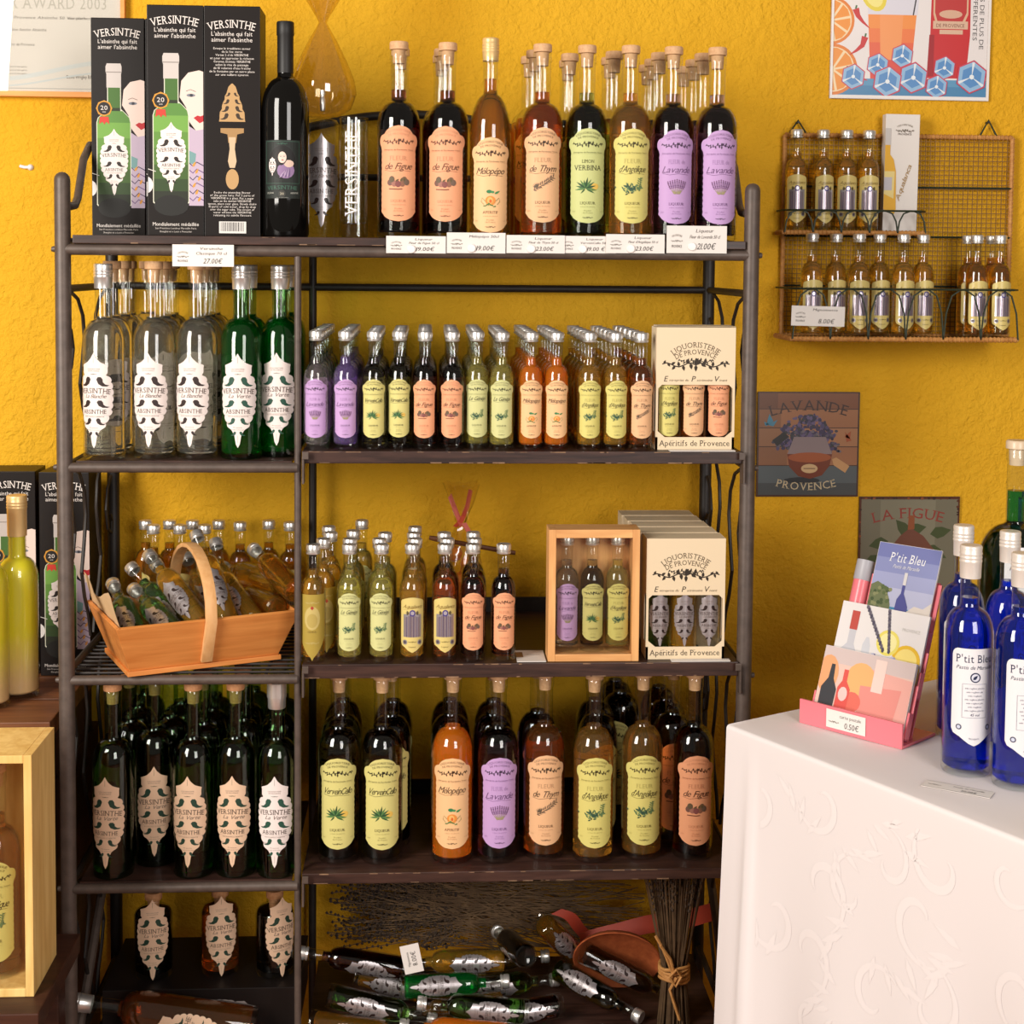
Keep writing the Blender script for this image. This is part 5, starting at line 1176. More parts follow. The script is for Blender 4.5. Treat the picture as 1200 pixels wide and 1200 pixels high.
def cube_(a, Q, k, x, y, r, lay):
    h = lambda rr, c, l: a.poly([Q(x+rr*math.cos(t), y+rr*math.sin(t)) for t in [PI/6+i*PI/3+.12 for i in range(6)]], c, l)
    h(r*1.1, (206, 74, 96), lay); h(r, (150, 190, 226), lay+1); h(r*.72, (92, 146, 204), lay+2)
    for i in range(3):
        t = PI/6+.12+i*2*PI/3; a.poly([Q(x, y), Q(x+r*.95*math.cos(t-.1), y+r*.95*math.sin(t-.1)), Q(x+r*.95*math.cos(t+.1), y+r*.95*math.sin(t+.1))], (232, 240, 246), lay+3)
    a.ell(*Q(x, y), r*.16*k, r*.16*k, (240, 246, 250), lay+4, 8)
def poster(a, Q, k):
    def R(x0, y0, x1, y1, c, l): p, q = Q(x0, y1), Q(x1, y0); a.rect(p[0], p[1], q[0], q[1], c, l)
    R(972, -60, 1164, 116, (240, 232, 230), 0); R(975, 92, 1160, 111, (96, 156, 196), 1); R(975, 100, 1160, 111, (78, 138, 182), 2)
    for cx, cy, r in ((972, 26, 28), (975, 82, 30), (968, -26, 26)):
        a.ell(*Q(cx, cy), r*k, r*k, (232, 130, 40), 3, 28); a.ell(*Q(cx, cy), r*.88*k, r*.88*k, (250, 222, 176), 4, 28)
        for i in range(8):
            t = i*PI/4+.2; a.poly([Q(cx+3*math.cos(t), cy+3*math.sin(t)), Q(cx+r*.82*math.cos(t-.33), cy+r*.82*math.sin(t-.33)), Q(cx+r*.84*math.cos(t), cy+r*.84*math.sin(t)), Q(cx+r*.82*math.cos(t+.33), cy+r*.82*math.sin(t+.33))], (242, 150, 48), 5)
    for pts in ([(1001, 12), (1004, 20), (1010, 27), (1018, 34)], [(1013, 44), (1010, 54), (1003, 60), (995, 65)], [(992, 82), (1000, 88), (1008, 91), (1017, 94)], [(1006, -30), (1010, -20), (1016, -12)]):
        a.line([Q(*p) for p in pts], 8*k, (206, 48, 48), 6, taper=True); a.line([Q(pts[0][0]+1, pts[0][1]-4), Q(*pts[0])], 2*k, (70, 110, 60), 6)
    for i, (y0, y1, c) in enumerate(((18, 34, (246, 150, 72)), (34, 50, (242, 128, 70)), (50, 66, (234, 104, 70)), (66, 92, (224, 84, 70)))):
        a.poly([Q(1016+(y0-18)*.06, y0), Q(1074-(y0-18)*.08, y0), Q(1074-(y1-18)*.08, y1), Q(1016+(y1-18)*.06, y1)], c, 3)
    a.poly([Q(1030, 18), Q(1058, 18), Q(1056, 70), Q(1032, 70)], (248, 160, 96), 4); a.poly([Q(1012, -40), Q(1080, -40), Q(1075, 18), Q(1016, 18)], (226, 222, 232), 2); a.line([Q(1076, -20), Q(1070, 18)], 1.6*k, (60, 56, 60), 5)
    a.ell(*Q(1022, -4), 14*k, 20*k, (236, 214, 70), 4, 18, rot=.5); a.ell(*Q(1022, -4), 10*k, 15*k, (250, 236, 140), 5, 18, rot=.5)
    a.poly([Q(1092, -60), Q(1138, -60), Q(1139, 40), Q(1136, 78), Q(1140, 90), Q(1088, 90), Q(1093, 78), Q(1091, 40)], (206, 46, 50), 3); a.poly([Q(1090, 40), Q(1096, 40), Q(1096, 88), Q(1088, 88)], (168, 34, 42), 4)
    a.poly([Q(1094, -60), Q(1136, -60), Q(1136, 16), Q(1130, 30), Q(1098, 30), Q(1094, 16)], (226, 184, 150), 4); a.poly([Q(1096, -60), Q(1134, -60), Q(1134, 14), Q(1128, 27), Q(1100, 27), Q(1096, 14)], (196, 58, 56), 5)
    a.ell(*Q(1115, 16), 14*k, 5*k, (222, 178, 150), 6, 16); R(1094, 24, 1136, 33, (224, 186, 158), 6); a.text('DE PROVENCE', *Q(1115, 31), 4*k, (120, 60, 50), 7, width=34*k); R(1102, 34, 1130, 39, (224, 186, 158), 6)
    for i, (x, y, r) in enumerate(((1000, 90, 14), (1029, 76, 13), (1058, 65, 13), (1072, 90, 17), (1041, 95, 17), (1109, 78, 13), (1100, 100, 13), (1142, 88, 18))): cube_(a, Q, k, x, y, r, 8+5*i)
    for t, x in (('ENS DE PLUS DE', 1150), ('DIFFERENTES', 1142)):
        b = Art(); b.text(t, 0, 0, 5*k, (96, 92, 92), 7, width=(72 if 'ENS' in t else 60)*k, align=1.0)
        ox_, oy_ = Q(x, 56 if 'ENS' in t else 46); b.p = [([(y+ox_, -x_+oy_) if False else (ox_+y, oy_-x_) for x_, y in v], f, c, l) for v, f, c, l in b.p]; a.merge(b)
    R(972, -60, 975, 116, (244, 238, 234), 49); R(1160, -60, 1164, 116, (244, 238, 234), 49); R(972, 111.5, 1164, 116, (244, 238, 234), 50)
sheet('paper_poster', 972, -60, 1163.5, 115.5, WY-.0045, poster, 'paper poster with orange slices, drink glass, red bottle and ice cubes', 'poster', roll=.004, th=.001)
def lavande(a, Q, k):
    def R(x0, y0, x1, y1, c, l): p, q = Q(x0, y1), Q(x1, y0); a.rect(p[0], p[1], q[0], q[1], c, l)
    R(886, 459, 1008, 582, (74, 44, 28), 0)
    for i, (y0, y1, c) in enumerate(((461, 479, (132, 80, 48)), (480, 501, (168, 112, 72)), (502, 523, (182, 126, 84)), (524, 545, (168, 112, 74)))): R(888, y0, 1006, y1, c, 1); R(888, y0, 910+4*i, y1, tuple(int(v*.86) for v in c), 2)
    R(888, 546, 1006, 580, (92, 98, 100), 1); R(888, 566, 1006, 580, (76, 78, 78), 2)
    a.text('LAVANDE', *Q(948, 481), 12*k, (58, 32, 22), 3, width=92*k, serif=True, arc=150*k)
    r = random.Random(2)
    for i in range(330):
        t = r.uniform(0, PI); q = r.random()**.6; x, y = 945+q*36*math.cos(t), 526-q*40*math.sin(t)
        a.ell(*Q(x, y), r.uniform(1.4, 3.2)*k, r.uniform(1.4, 3)*k, r.choice([(62, 50, 84), (84, 70, 108), (48, 40, 66), (106, 90, 128), (58, 58, 60)]), 4+i % 3, 6)
    for i in range(60):
        a.ell(*Q(r.uniform(904, 985), r.uniform(505, 530)), 2.2*k, 1.8*k, r.choice([(96, 88, 100), (120, 108, 116), (70, 64, 76)]), 5, 6)
    a.poly([Q(922, 532), Q(976, 532), Q(973, 546), Q(964, 557), Q(950, 561), Q(936, 558), Q(925, 547)], (120, 54, 26), 7); a.ell(*Q(949, 536), 26*k, 6*k, (168, 88, 44), 8, 18); a.poly([Q(930, 512), Q(968, 512), Q(976, 533), Q(922, 533)], (150, 130, 130), 6)
    a.ell(*Q(949, 549), 10*k, 5.5*k, (214, 178, 130), 9, 16); a.line([Q(942, 549), Q(956, 549)], 1*k, (110, 70, 44), 10)
    a.ell(*Q(940, 563), 22*k, 4*k, (52, 52, 54), 3, 14)
    a.poly([Q(904, 516), Q(918, 506), Q(924, 512), Q(910, 523)], (44, 38, 36), 8); a.poly([Q(976, 538), Q(981, 536), Q(997, 546), Q(992, 554), Q(978, 545)], (206, 156, 104), 8)
    for p in ([(896, 500), (900, 485), (905, 494)], [(898, 498), (910, 492), (905, 500)], [(894, 494), (899, 497), (895, 499)]): a.poly([Q(*t) for t in p], (70, 134, 160), 8)
    for p in ([(990, 512), (998, 505), (997, 514)], [(991, 506), (999, 516), (993, 518)]): a.poly([Q(*t) for t in p], (176, 84, 40), 8)
    a.text('PROVENCE', *Q(946, 574.5), 9*k, (206, 186, 150), 9, width=74*k, serif=True, arc=-140*k)
tp_, wd, hh = sheet('tin_sign', 886, 459.5, 1008, 582, WY-.006, lavande, 'tin sign with bowl of lavender on plank background on yellow wall', 'sign', th=.0025, material=M_TIN)
def figue(a, Q, k):
    def R(x0, y0, x1, y1, c, l): p, q = Q(x0, y1), Q(x1, y0); a.rect(p[0], p[1], q[0], q[1], c, l)
    R(1004, 582, 1126, 705, (92, 48, 28), 0); R(1007, 585, 1123, 702, (122, 116, 96), 1); R(1030, 586, 1096, 702, (136, 130, 108), 2)
    r = random.Random(8)
    for i in range(60):
        e = r.choice('tlr'); x, y = (r.uniform(1004, 1125), 584) if e == 't' else ((1006, r.uniform(583, 700)) if e == 'l' else (1123, r.uniform(583, 700)))
        a.ell(*Q(x, y), r.uniform(.8, 2.4)*k, r.uniform(.8, 1.8)*k, r.choice([(60, 32, 22), (140, 74, 40), (92, 48, 28)]), 3, 6)
    a.text('LA FIGUE', *Q(1064, 607), 12*k, (150, 62, 52), 4, width=84*k, serif=True, arc=150*k)
    for x, y, L, an in ((1066, 628, 26, 2.3), (1040, 634, 24, 3.4), (1062, 622, 24, .2), (1090, 626, 26, .2), (1084, 640, 30, -.5), (1030, 650, 28, -2.4)): a.leaf(*Q(x, y), L*k, 14*k, an, (74, 84, 50), 4)
    a.poly([Q(1066, 605), Q(1071, 606), Q(1069, 620), Q(1082, 628), Q(1096, 645), Q(1100, 680), Q(1036, 680), Q(1040, 645), Q(1054, 628), Q(1064, 620)], (120, 74, 58), 6); a.poly([Q(1064, 604), Q(1071, 604), Q(1071, 620), Q(1063, 621)], (150, 84, 50), 7)
sheet('tin_sign', 1004.5, 582, 1125, 704, WY-.006, figue, 'tin sign with a fig and red arched lettering on wall', 'sign', th=.0025, material=M_TIN)

# ---- wire wall rack
def wr(px, py, d): return P(px, py, WY-d)
tl = wr(920, 158, .012); brc = wr(1180, 394, .012)
wk = empty('wire_wall_rack', mw=T((tl.x+brc.x)/2, WY-.012, brc.z)); tag(wk, 'wall rack of fine wire mesh with rattan edges and two shelves', 'wall rack'); WI = WM[wk.name].inverted()
def wp(name, mb, m, kind=None, **kw):
    q = obj(name, mb, m, wk, WI, **kw)
    if kind: tag(q, kind=kind)
x0, x1, z0, z1, yb = tl.x, brc.x, brc.z, tl.z, WY-.012
m = MB(); nx, nz = 47, 42
for i in range(nx+1): x = x0+(x1-x0)*i/nx; m.box((x, yb, (z0+z1)/2), (.0015, .0012, z1-z0))
for j in range(nz+1): z = z0+(z1-z0)*j/nz; m.box(((x0+x1)/2, yb+.001, z), (x1-x0, .0012, .0015))
wp('wire_mesh', m, M_MESH, 'stuff', smooth=False)
def rattan(pts, r=.0042):
    m = MB().tube(pts, r, 8); L = sum((Vector(b)-Vector(a)).length for a, b in zip(pts, pts[1:])); n = int(L/.0075)
    for i in range(n):
        t = (i+.5)/n*(len(pts)-1); k = min(int(t), len(pts)-2); p = Vector(pts[k]).lerp(Vector(pts[k+1]), t-k); d = (Vector(pts[k+1])-Vector(pts[k])).normalized()
        u = d.orthogonal().normalized(); b = d.cross(u)
        m.tube([p+(u*math.cos(q)+b*math.sin(q))*r*1.12+d*(q/2/PI-.5)*.004 for q in [2*PI*s/8 for s in range(9)]], .0011, 4, caps=False)
    return m
for e in ([(x0, yb, z0), (x0, yb, z1)], [(x1, yb, z0), (x1, yb, z1)], [(x0, yb, z1), (x1, yb, z1)], [(x0, yb, z0), (x1, yb, z0)]): wp('rattan_edge', rattan(e), M_RATTAN)
for py in (219, 277, 335): z = wr(1000, py, .012).z; wp('cross_bar', MB().tube([(x0, yb-.002, z), (x1, yb-.002, z)], .0022, 6), M_WIRE)
for px in (935, 1158):
    c = wr(px, 158, .012); z_ = wr(px, 141, .012).z
    wp('hanger', MB().tube([(c.x-.018, yb, z1), (c.x, yb, z_), (c.x+.018, yb, z1)], .0022, 6), M_WIRE); wp('nail', MB().tube([(c.x, yb-.004, z_-.004), (c.x, WY, z_-.004)], .0022, 8), M_DMETAL)
def wshelf(pxa, pxb, py_b, py_r, dep, n):
    Yf = WY-.012-dep; A = P(pxa, py_b, Yf); B = P(pxb, py_b, Yf); zb_ = A.z; zr = P(pxa, py_r, Yf).z
    wp('shelf_floor', MB().box(((A.x+B.x)/2, (Yf+yb)/2, zb_-.001), (B.x-A.x, yb-Yf, .002)), M_MESH, smooth=False)
    wp('rattan_edge', rattan([(A.x, Yf, zb_), (B.x, Yf, zb_)], .0044), M_RATTAN)
    for x in (A.x, B.x): wp('rattan_edge', rattan([(x, Yf, zb_), (x, yb, zb_)], .0036), M_RATTAN)
    m = MB(); m.tube([(A.x, yb, zr), (A.x-.002, Yf+.01, zr), (A.x+.01, Yf-.006, zr), (B.x-.01, Yf-.006, zr), (B.x+.002, Yf+.01, zr), (B.x, yb, zr)], .0021, 6)
    wp('rim_wire', m, M_WIRE)
    w_ = (B.x-A.x)/n
    for i in range(n+1):
        for s_ in ((-1, 1) if 0 < i < n else ((1,) if i == 0 else (-1,))):
            xc = A.x+i*w_
            wp('arch_wire', MB().tube([(xc+s_*w_*t, Yf-.004, zb_+(zr-zb_)*math.sin(min(1, u)*PI/2)) for t, u in ((0, 0), (.06, .35), (.2, .68), (.42, .92), (.6, 1), (.78, .92))], .0017, 5), M_WIRE)
    return zb_+.0002, Yf
zu, yfu = wshelf(919, 1084, 272, 246, .060, 5)
zl, yfl = wshelf(928, 1192, 397, 338, .131, 6)
G11 = 'miniatures in the wire wall rack'
for px, wh in ((933, 'at the open rattan side'), (964, 'second from the rattan side'), (991.5, 'second from the white carton'), (1017.5, 'next to the white carton')): bottle('mini', 'gold', 'aqua', stand(px, yfu+.030, Zs(zu), rnd.uniform(-.15, .15)), 'pale gold miniature on upper wire shelf, '+wh, G11)
for i, px in enumerate((951, 979, 1006, 1030, 1058, 1081)): bottle('mini', 'gold', 'aqua', stand(px, yfl+.0285+(.0215 if i % 2 else 0), Zs(zl), rnd.uniform(-.15, .15)), 'pale gold miniature on lower wire shelf, '+('behind the price card at its blank end', 'behind the price card lettering', 'third from the rattan side', 'third from the empty gap', 'second from the empty gap', 'next to the empty gap')[i], G11)
for px, d, wh in ((1134, .073, 'behind, by the empty gap'), (1144, .030, 'in front, by the empty gap'), (1161, .073, 'behind, at the rack end'), (1171, .030, 'in front, at the rack end')): bottle('mini', 'amber', 'aqua', stand(px, yfl+d, Zs(zl), rnd.uniform(-.15, .15)), 'amber miniature in the cluster of four, '+wh, G11)
# tall white carton standing on the upper shelf
pc = empty('tall_carton', mw=T(XatZ(1055.5, yfu+.03, zu+.1), yfu+.03, Zs(zu)) @ Matrix.Rotation(.01, 4, 'Y')); tag(pc, 'tall white folded carton with yellow bottle print on wire rack', 'carton')
Hc = P(1058, 134, yfu+.03).z-zu; Wc = .066
obj('carton', MB().box((0, .012, Hc/2), (Wc, .022, Hc)), M_PAPER, pc, smooth=False, bevel=.001)
a = Art(); vine(a, .004, Hc*.86, .018, (110, 96, 80), 1); a.text('LIQUORISTERIE', .004, Hc*.905, .003, (140, 126, 110), 1, width=.030, arc=.03); a.text('PROVENCE', .004, Hc*.825, .0036, (90, 78, 66), 1, width=.026)
a.poly([(-.033, Hc*.20), (-.012, Hc*.16), (-.009, Hc*.20), (-.011, Hc*.52), (-.016, Hc*.62), (-.023, Hc*.66), (-.023, Hc*.80), (-.033, Hc*.80)], (232, 176, 48), 1); a.rect(-.033, Hc*.74, -.023, Hc*.88, (206, 200, 196), 2)
a.poly([(-.033, Hc*.33), (-.014, Hc*.29), (-.013, Hc*.52), (-.033, Hc*.52)], (236, 214, 140), 2); a.rect(-.033, Hc*.36, -.018, Hc*.47, (196, 190, 196), 3)
b = Art(); b.text('Aqualanca', 0, 0, .0085, (176, 140, 84), 1, width=.072, shear=.4, track=0); t_ = 1.25; b.p = [([(x*math.cos(t_)-y*math.sin(t_)+.008, x*math.sin(t_)+y*math.cos(t_)+Hc*.42) for x, y in v], f, c, l) for v, f, c, l in b.p]; a.merge(b)
link('print', a.mesh('print', flat, M_PRINT, .0002), pc)
card(927, 359, 990, 382, yfl-.009, ['Mignonnette'], '8.00€', 'white price card reading 8.00€ hung on the lower wire shelf', pin=False, roll=.02)

# ================================================================== right: cloth-covered table
ZC = .92
A = Pz(857, 850, ZC); Bq = Pz(1215, 990, ZC); Bk = Pz(945, 831, ZC)
d1 = (Bq-A); d1.z = 0; d1n = d1.normalized(); perp = Vector((-d1n.y, d1n.x, 0))
if perp.y < 0: perp = -perp
LN, DP = 1.25, .62
# left edge direction as seen, table clipped by the wall behind
dl_ = (Bk-A); dl_.z = 0; dl_ = dl_.normalized()
nrm = -perp
tc = empty('side_table', (A.x+.4, A.y+.0, 0)); tag(tc, 'plain wooden table hidden under the white damask cloth', 'table'); CI = WM[tc.name].inverted()
def quadbox(p0, e1, e2, z0_, z1_):
    c = [p0, p0+e1, p0+e1+e2, p0+e2]; return MB().add([(p.x, p.y, z) for z in (z0_, z1_) for p in c], [(3, 2, 1, 0), (4, 5, 6, 7), (0, 1, 5, 4), (1, 2, 6, 5), (2, 3, 7, 6), (3, 0, 4, 7)])
LE = min(.60, (WY-.03-A.y)/dl_.y)
ins = d1n*.02+dl_*.02
obj('table_top', quadbox(A+ins, d1n*(LN-.04), dl_*(LE-.04), ZC-.030, ZC-.004), M_OLD, tc, CI, smooth=False)
for u, v_ in ((.06, .05), (LN-.08, .05), (.06, LE-.06), (LN-.08, LE-.06)):
    c = A+d1n*u+dl_*v_; obj('leg', MB().box((c.x, c.y, (ZC-.03)/2), (.045, .045, ZC-.03)), M_OLD, tc, CI, smooth=False)
cl = empty('tablecloth', (A.x+.4, A.y, ZC)); tag(cl, 'white damask tablecloth draped over the side table', 'tablecloth'); KI = WM[cl.name].inverted()
v = []; f = []; nu, nv = 130, 60
def fold(u, t):
    # t = 0 at edge .. 1 at hem; outward push of the hanging cloth
    return t*(.012*math.sin(u*9+.6)+.010*math.sin(u*21+1.3+t*1.2)+.006*math.sin(u*37))*min(1, t*2.2)+.010*t+.007*math.exp(-((u-.050-.012*t)/.007)**2)*min(1, t*4)
m = MB(); rr = .006
for i in range(nu+1):
    u = -.004+LN*(i/nu); base = A+d1n*u
    for j in range(nv+1):
        if j < 6: th_ = j/6*PI/2; out = rr*math.sin(th_); z = ZC+.001-rr*(1-math.cos(th_))
        else: t = (j-6)/(nv-6); out = rr+fold(u, t); z = ZC-rr-t*.80
        p = base+nrm*out; v.append((p.x, p.y, z))
f = [(i*(nv+1)+j, (i+1)*(nv+1)+j, (i+1)*(nv+1)+j+1, i*(nv+1)+j+1) for i in range(nu) for j in range(nv)]
m.add(v, f)
# top sheet and side drop
nl = 20; lv = Vector((-dl_.y, dl_.x, 0)); lv = lv if lv.dot(d1n) < 0 else -lv
v = []; 
for i in range(nu+1):
    for j in range(nl+1):
        p = A+d1n*(-.004+LN*i/nu)+dl_*(LE*j/nl); v.append((p.x, p.y, ZC+.001+.0006*math.sin(p.x*31)*math.sin(p.y*27)*(1 if 0 < j < nl else 0)))
m.add(v, [(i*(nl+1)+j, (i+1)*(nl+1)+j, (i+1)*(nl+1)+j+1, i*(nl+1)+j+1) for i in range(nu) for j in range(nl)])
v = []
for i in range(31):
    for j in range(41):
        t = j/40; s_ = i/30; p = A+d1n*(-.004)+dl_*(LE*s_)+lv*((.004*t+.010*t*math.sin(s_*17))*min(1, s_*6)); pz = ZC+.001-t*.80
        if i == 0: q_ = A+d1n*(-.004)+nrm*(rr*min(1, t*40)+fold(-.004, t)*1.0*(1 if t > 0 else 0)); p = q_
        v.append((p.x, p.y, pz))
m.add(v, [(i*41+j, (i+1)*41+j, (i+1)*41+j+1, i*41+j+1) for i in range(30) for j in range(40)])
obj('cloth', m, M_CLOTH, cl, KI, ang=70)
# woven scrolls, slightly raised satin
def on_cloth(u, h, off):
    t = max(h/.80, 0); p = A+d1n*u+nrm*(rr+fold(u, t)+.0005+off); return (p.x, p.y, ZC-rr-h)
a = Art(); rs = random.Random(21)
def scroll(x, y, s, ang, flip=1):
    pts = []
    for i in range(30):
        t = i/29; r_2 = s*(1-.78*t); th_ = ang+flip*t*4.6; pts.append((x+r_2*math.cos(th_)*.9, y+r_2*math.sin(th_)))
    nP = len(pts); vv = []; ff = []
    for i, (px, py) in enumerate(pts):
        q0, q1 = pts[max(i-1, 0)], pts[min(i+1, nP-1)]; dx, dy = q1[0]-q0[0], q1[1]-q0[1]; L = math.hypot(dx, dy); hw = s*(.025+.075*math.sin(PI*min(1, i/nP*1.05)))
        vv += [(px-dy/L*hw, py+dx/L*hw), (px+dy/L*hw, py-dx/L*hw)]
    ff = [(2*i, 2*i+1, 2*i+3, 2*i+2) for i in range(nP-1)]; a.raw(vv, ff, (255, 255, 255), 0)
    for k in range(4): a.leaf(x+s*1.1*math.cos(ang-.3*k), y+s*1.1*math.sin(ang-.3*k), s*.8, s*.18, ang+PI/2+.5*k-.6, (255, 255, 255), 0)
for cxx in (.09, .20, .31, .42, .53, .64, .76, .88, 1.0):
    for cyy in (.07, .17, .27, .37, .48, .6, .7):
        x = cxx+rs.uniform(-.03, .03)+(.08 if int(cyy*10) % 2 else 0); y = cyy+rs.uniform(-.03, .03); s = rs.uniform(.038, .060)
        scroll(x, y, s, rs.uniform(0, 6.2), rs.choice((-1, 1)))
m = MB()
a.clip(.075, .03, LN-.02, .78)
for vv, ff, c, l in a.p:
    vv, ff = split_wide(vv, ff, .008); m.add([on_cloth(x, y, 0) for x, y in vv], ff)
tag(obj('damask_scrolls', m, M_DAMASK, cl, KI), kind='stuff')

# ---- bottles on the table
ZCt = ZC+.002
def onz(px, py, rz=0.): p = Pz(px, py, ZCt); return T(p.x, p.y, ZCt) @ Matrix.Rotation(rz, 4, 'Z')
G12 = 'blue pastis bottles on the tablecloth'
bottle('blue', 'blue', 'bleu', onz(1131, 903, -.05), 'bright blue bottle with white label in front of the leaflet holder', G12)
bottle('blue', 'blue', 'bleu', onz(1191, 919, .05), 'blue bottle with white label beside the flat price strip', G12)
bottle('blue', 'blue', 'bleu', onz(1123, 861, -.2), 'blue bottle half hidden behind another, next to the leaflet holder', G12)
bottle('blue', 'blue', 'bleu', onz(1177, 873, .1), 'blue bottle standing in front of the tall dark teal bottle', G12)
bottle('magnum', 'teal', 'bleu', onz(1183, 846, .1), 'large dark teal bottle towering behind the blue bottles')
pf = Pz(1122, 925, ZCt)
sl = empty('price_strip', mw=T(pf.x, pf.y, ZCt) @ Matrix.Rotation(math.atan2(d1n.y, d1n.x)+.45, 4, 'Z')); tag(sl, 'flat paper price strip lying on the tablecloth', 'price card')
obj('card', MB().box((0, 0, .0004), (.088, .026, .0006)), M_PAPER, sl, smooth=False)
a = Art(); vine(a, -.03, 0, .009, (90, 80, 66), 1); a.text('Pastis de Marseille', .014, .003, .0034, (70, 60, 56), 1, width=.04); a.text('20.00€', .016, -.008, .005, (48, 38, 34), 1, width=.02)
for x0_, y0_, x1_, y1_ in ((-.043, -.0125, .043, -.012), (-.043, .012, .043, .0125)): a.rect(x0_, y0_, x1_, y1_, (110, 100, 96), 1)
link('print', a.mesh('print', lambda x, y, of: (x, y, .0008+of), M_PRINT, .0002), sl)
# ---- leaflet holder: three stepped pockets
L0 = Pz(938, 846, ZCt); L1 = Pz(1058, 878, ZCt); e1 = (L1-L0); wl = e1.length; yawl = math.atan2(e1.y, e1.x)
lh = empty('leaflet_holder', mw=T(L0.x, L0.y, ZCt) @ Matrix.Rotation(yawl, 4, 'Z')); tag(lh, 'pink acrylic leaflet holder with three stepped pockets', 'leaflet holder'); HW = WM[lh.name]
tl_ = math.radians(20)
obj('base_plate', MB().box((wl/2, .0445, .002), (wl, .089, .004)), M_PINK, lh, smooth=False, bevel=.0006)
obj('front_ledge', MB().box((wl/2, -.001, .018), (wl, .004, .036)), M_PINK, lh, smooth=False, bevel=.0006)
LT = []
for k, (y0_, z0_, h_, xl, xr) in enumerate(((.010, .004, .080, .006, wl-.006), (.042, .056, .070, .010, wl-.008), (.074, .108, .112, .040, wl-.015))):
    R_ = T((xl+xr)/2, y0_+.012, z0_) @ Matrix.Rotation(-tl_, 4, 'X'); w2 = xr-xl; dn_ = (z0_-.004)/math.cos(tl_)
    obj('pocket_back', MB().box((0, .0015, (h_-dn_)/2), (w2, .003, h_+dn_)), M_PINK, lh, R_, smooth=False, bevel=.0005)
    obj('pocket_foot', MB().box((0, -.0045, .0015), (w2, .009, .003)), M_PINK, lh, R_, smooth=False)
    for s_ in (-1, 1): obj('pocket_side', MB().box((s_*(w2/2-.0015), -.0045, .02), (.003, .009, .04)), M_PINK, lh, R_, smooth=False)
    LT.append(HW @ R_)
obj('back_brace', MB().box((.01, .0055, .03), (wl*.5, .003, .17)), M_PINK, lh, R_, smooth=False)
def leaflet(Mx, wv, hv, th, fn, label, dx=0., z0_=.0035, rot=0.):
    r = empty('leaflet', mw=Mx @ T(dx, -.004-th/2, z0_) @ Matrix.Rotation(rot, 4, 'Y')); tag(r, label, 'leaflet', 'leaflets in the pink holder')
    obj('sheet', MB().box((0, 0, hv/2), (wv, th, hv)), M_PAPER, r, smooth=False)
    a = Art(); fn(a, wv, hv); a.clip(-wv/2+.0004, .0004, wv/2-.0004, hv-.0004); link('print', a.mesh('print', lambda x, y, of: (x, -th/2-of-.0001, y), M_GLOSSP, .00015), r)
def lf_bleu(a, w_, h_):
    for i, c in enumerate(((118, 124, 178), (140, 146, 192), (164, 168, 206), (188, 190, 218))): a.rect(-w_/2, h_*(.86-.14*i) if i < 3 else h_*.38, w_/2, h_*(1-.14*i), c, 0)
    a.rect(-w_/2, 0, w_/2, h_*.40, (70, 140, 180), 1); a.rect(-w_/2, 0, w_/2, h_*.16, (120, 176, 200), 2)
    a.poly([(-w_/2, h_*.22), (-w_*.12, h_*.24), (-w_*.14, h_*.42), (-w_*.25, h_*.58), (-w_*.4, h_*.62), (-w_/2, h_*.58)], (112, 120, 84), 2); r = random.Random(6)
    for i in range(40): a.ell(r.uniform(-.5, -.17)*w_, r.uniform(.28, .58)*h_, .03*w_, .03*w_, r.choice([(92, 106, 66), (140, 142, 100), (76, 90, 58)]), 3, 6)
    a.poly([(w_*.1, h_*.36), (w_*.24, h_*.44), (w_*.38, h_*.43), (w_/2, h_*.5), (w_/2, h_*.33)], (226, 214, 204), 2); a.poly([(w_*.2, h_*.06), (w_*.5, h_*.2), (w_*.5, 0), (w_*.2, 0)], (222, 214, 208), 3)
    a.poly([(-w_*.08, 0), (w_*.14, 0), (w_*.14, h_*.42), (w_*.08, h_*.5), (w_*.045, h_*.54), (w_*.045, h_*.68), (-.0, h_*.68), (0, h_*.54), (-w_*.05, h_*.48)], (82, 84, 150), 4); a.poly([(-w_*.07, 0), (w_*.13, 0), (w_*.12, h_*.32), (-w_*.06, h_*.34)], (226, 226, 232), 5); a.rect(-w_*.0, h_*.62, w_*.05, h_*.74, (220, 216, 216), 5)
    a.text("P'tit Bleu", 0, h_*.83, h_*.085, (246, 246, 250), 5, width=w_*.56, serif=True, shear=.15); a.text('Pastis de Marseille', 0, h_*.77, h_*.035, (236, 236, 246), 5, width=w_*.42, shear=.3)
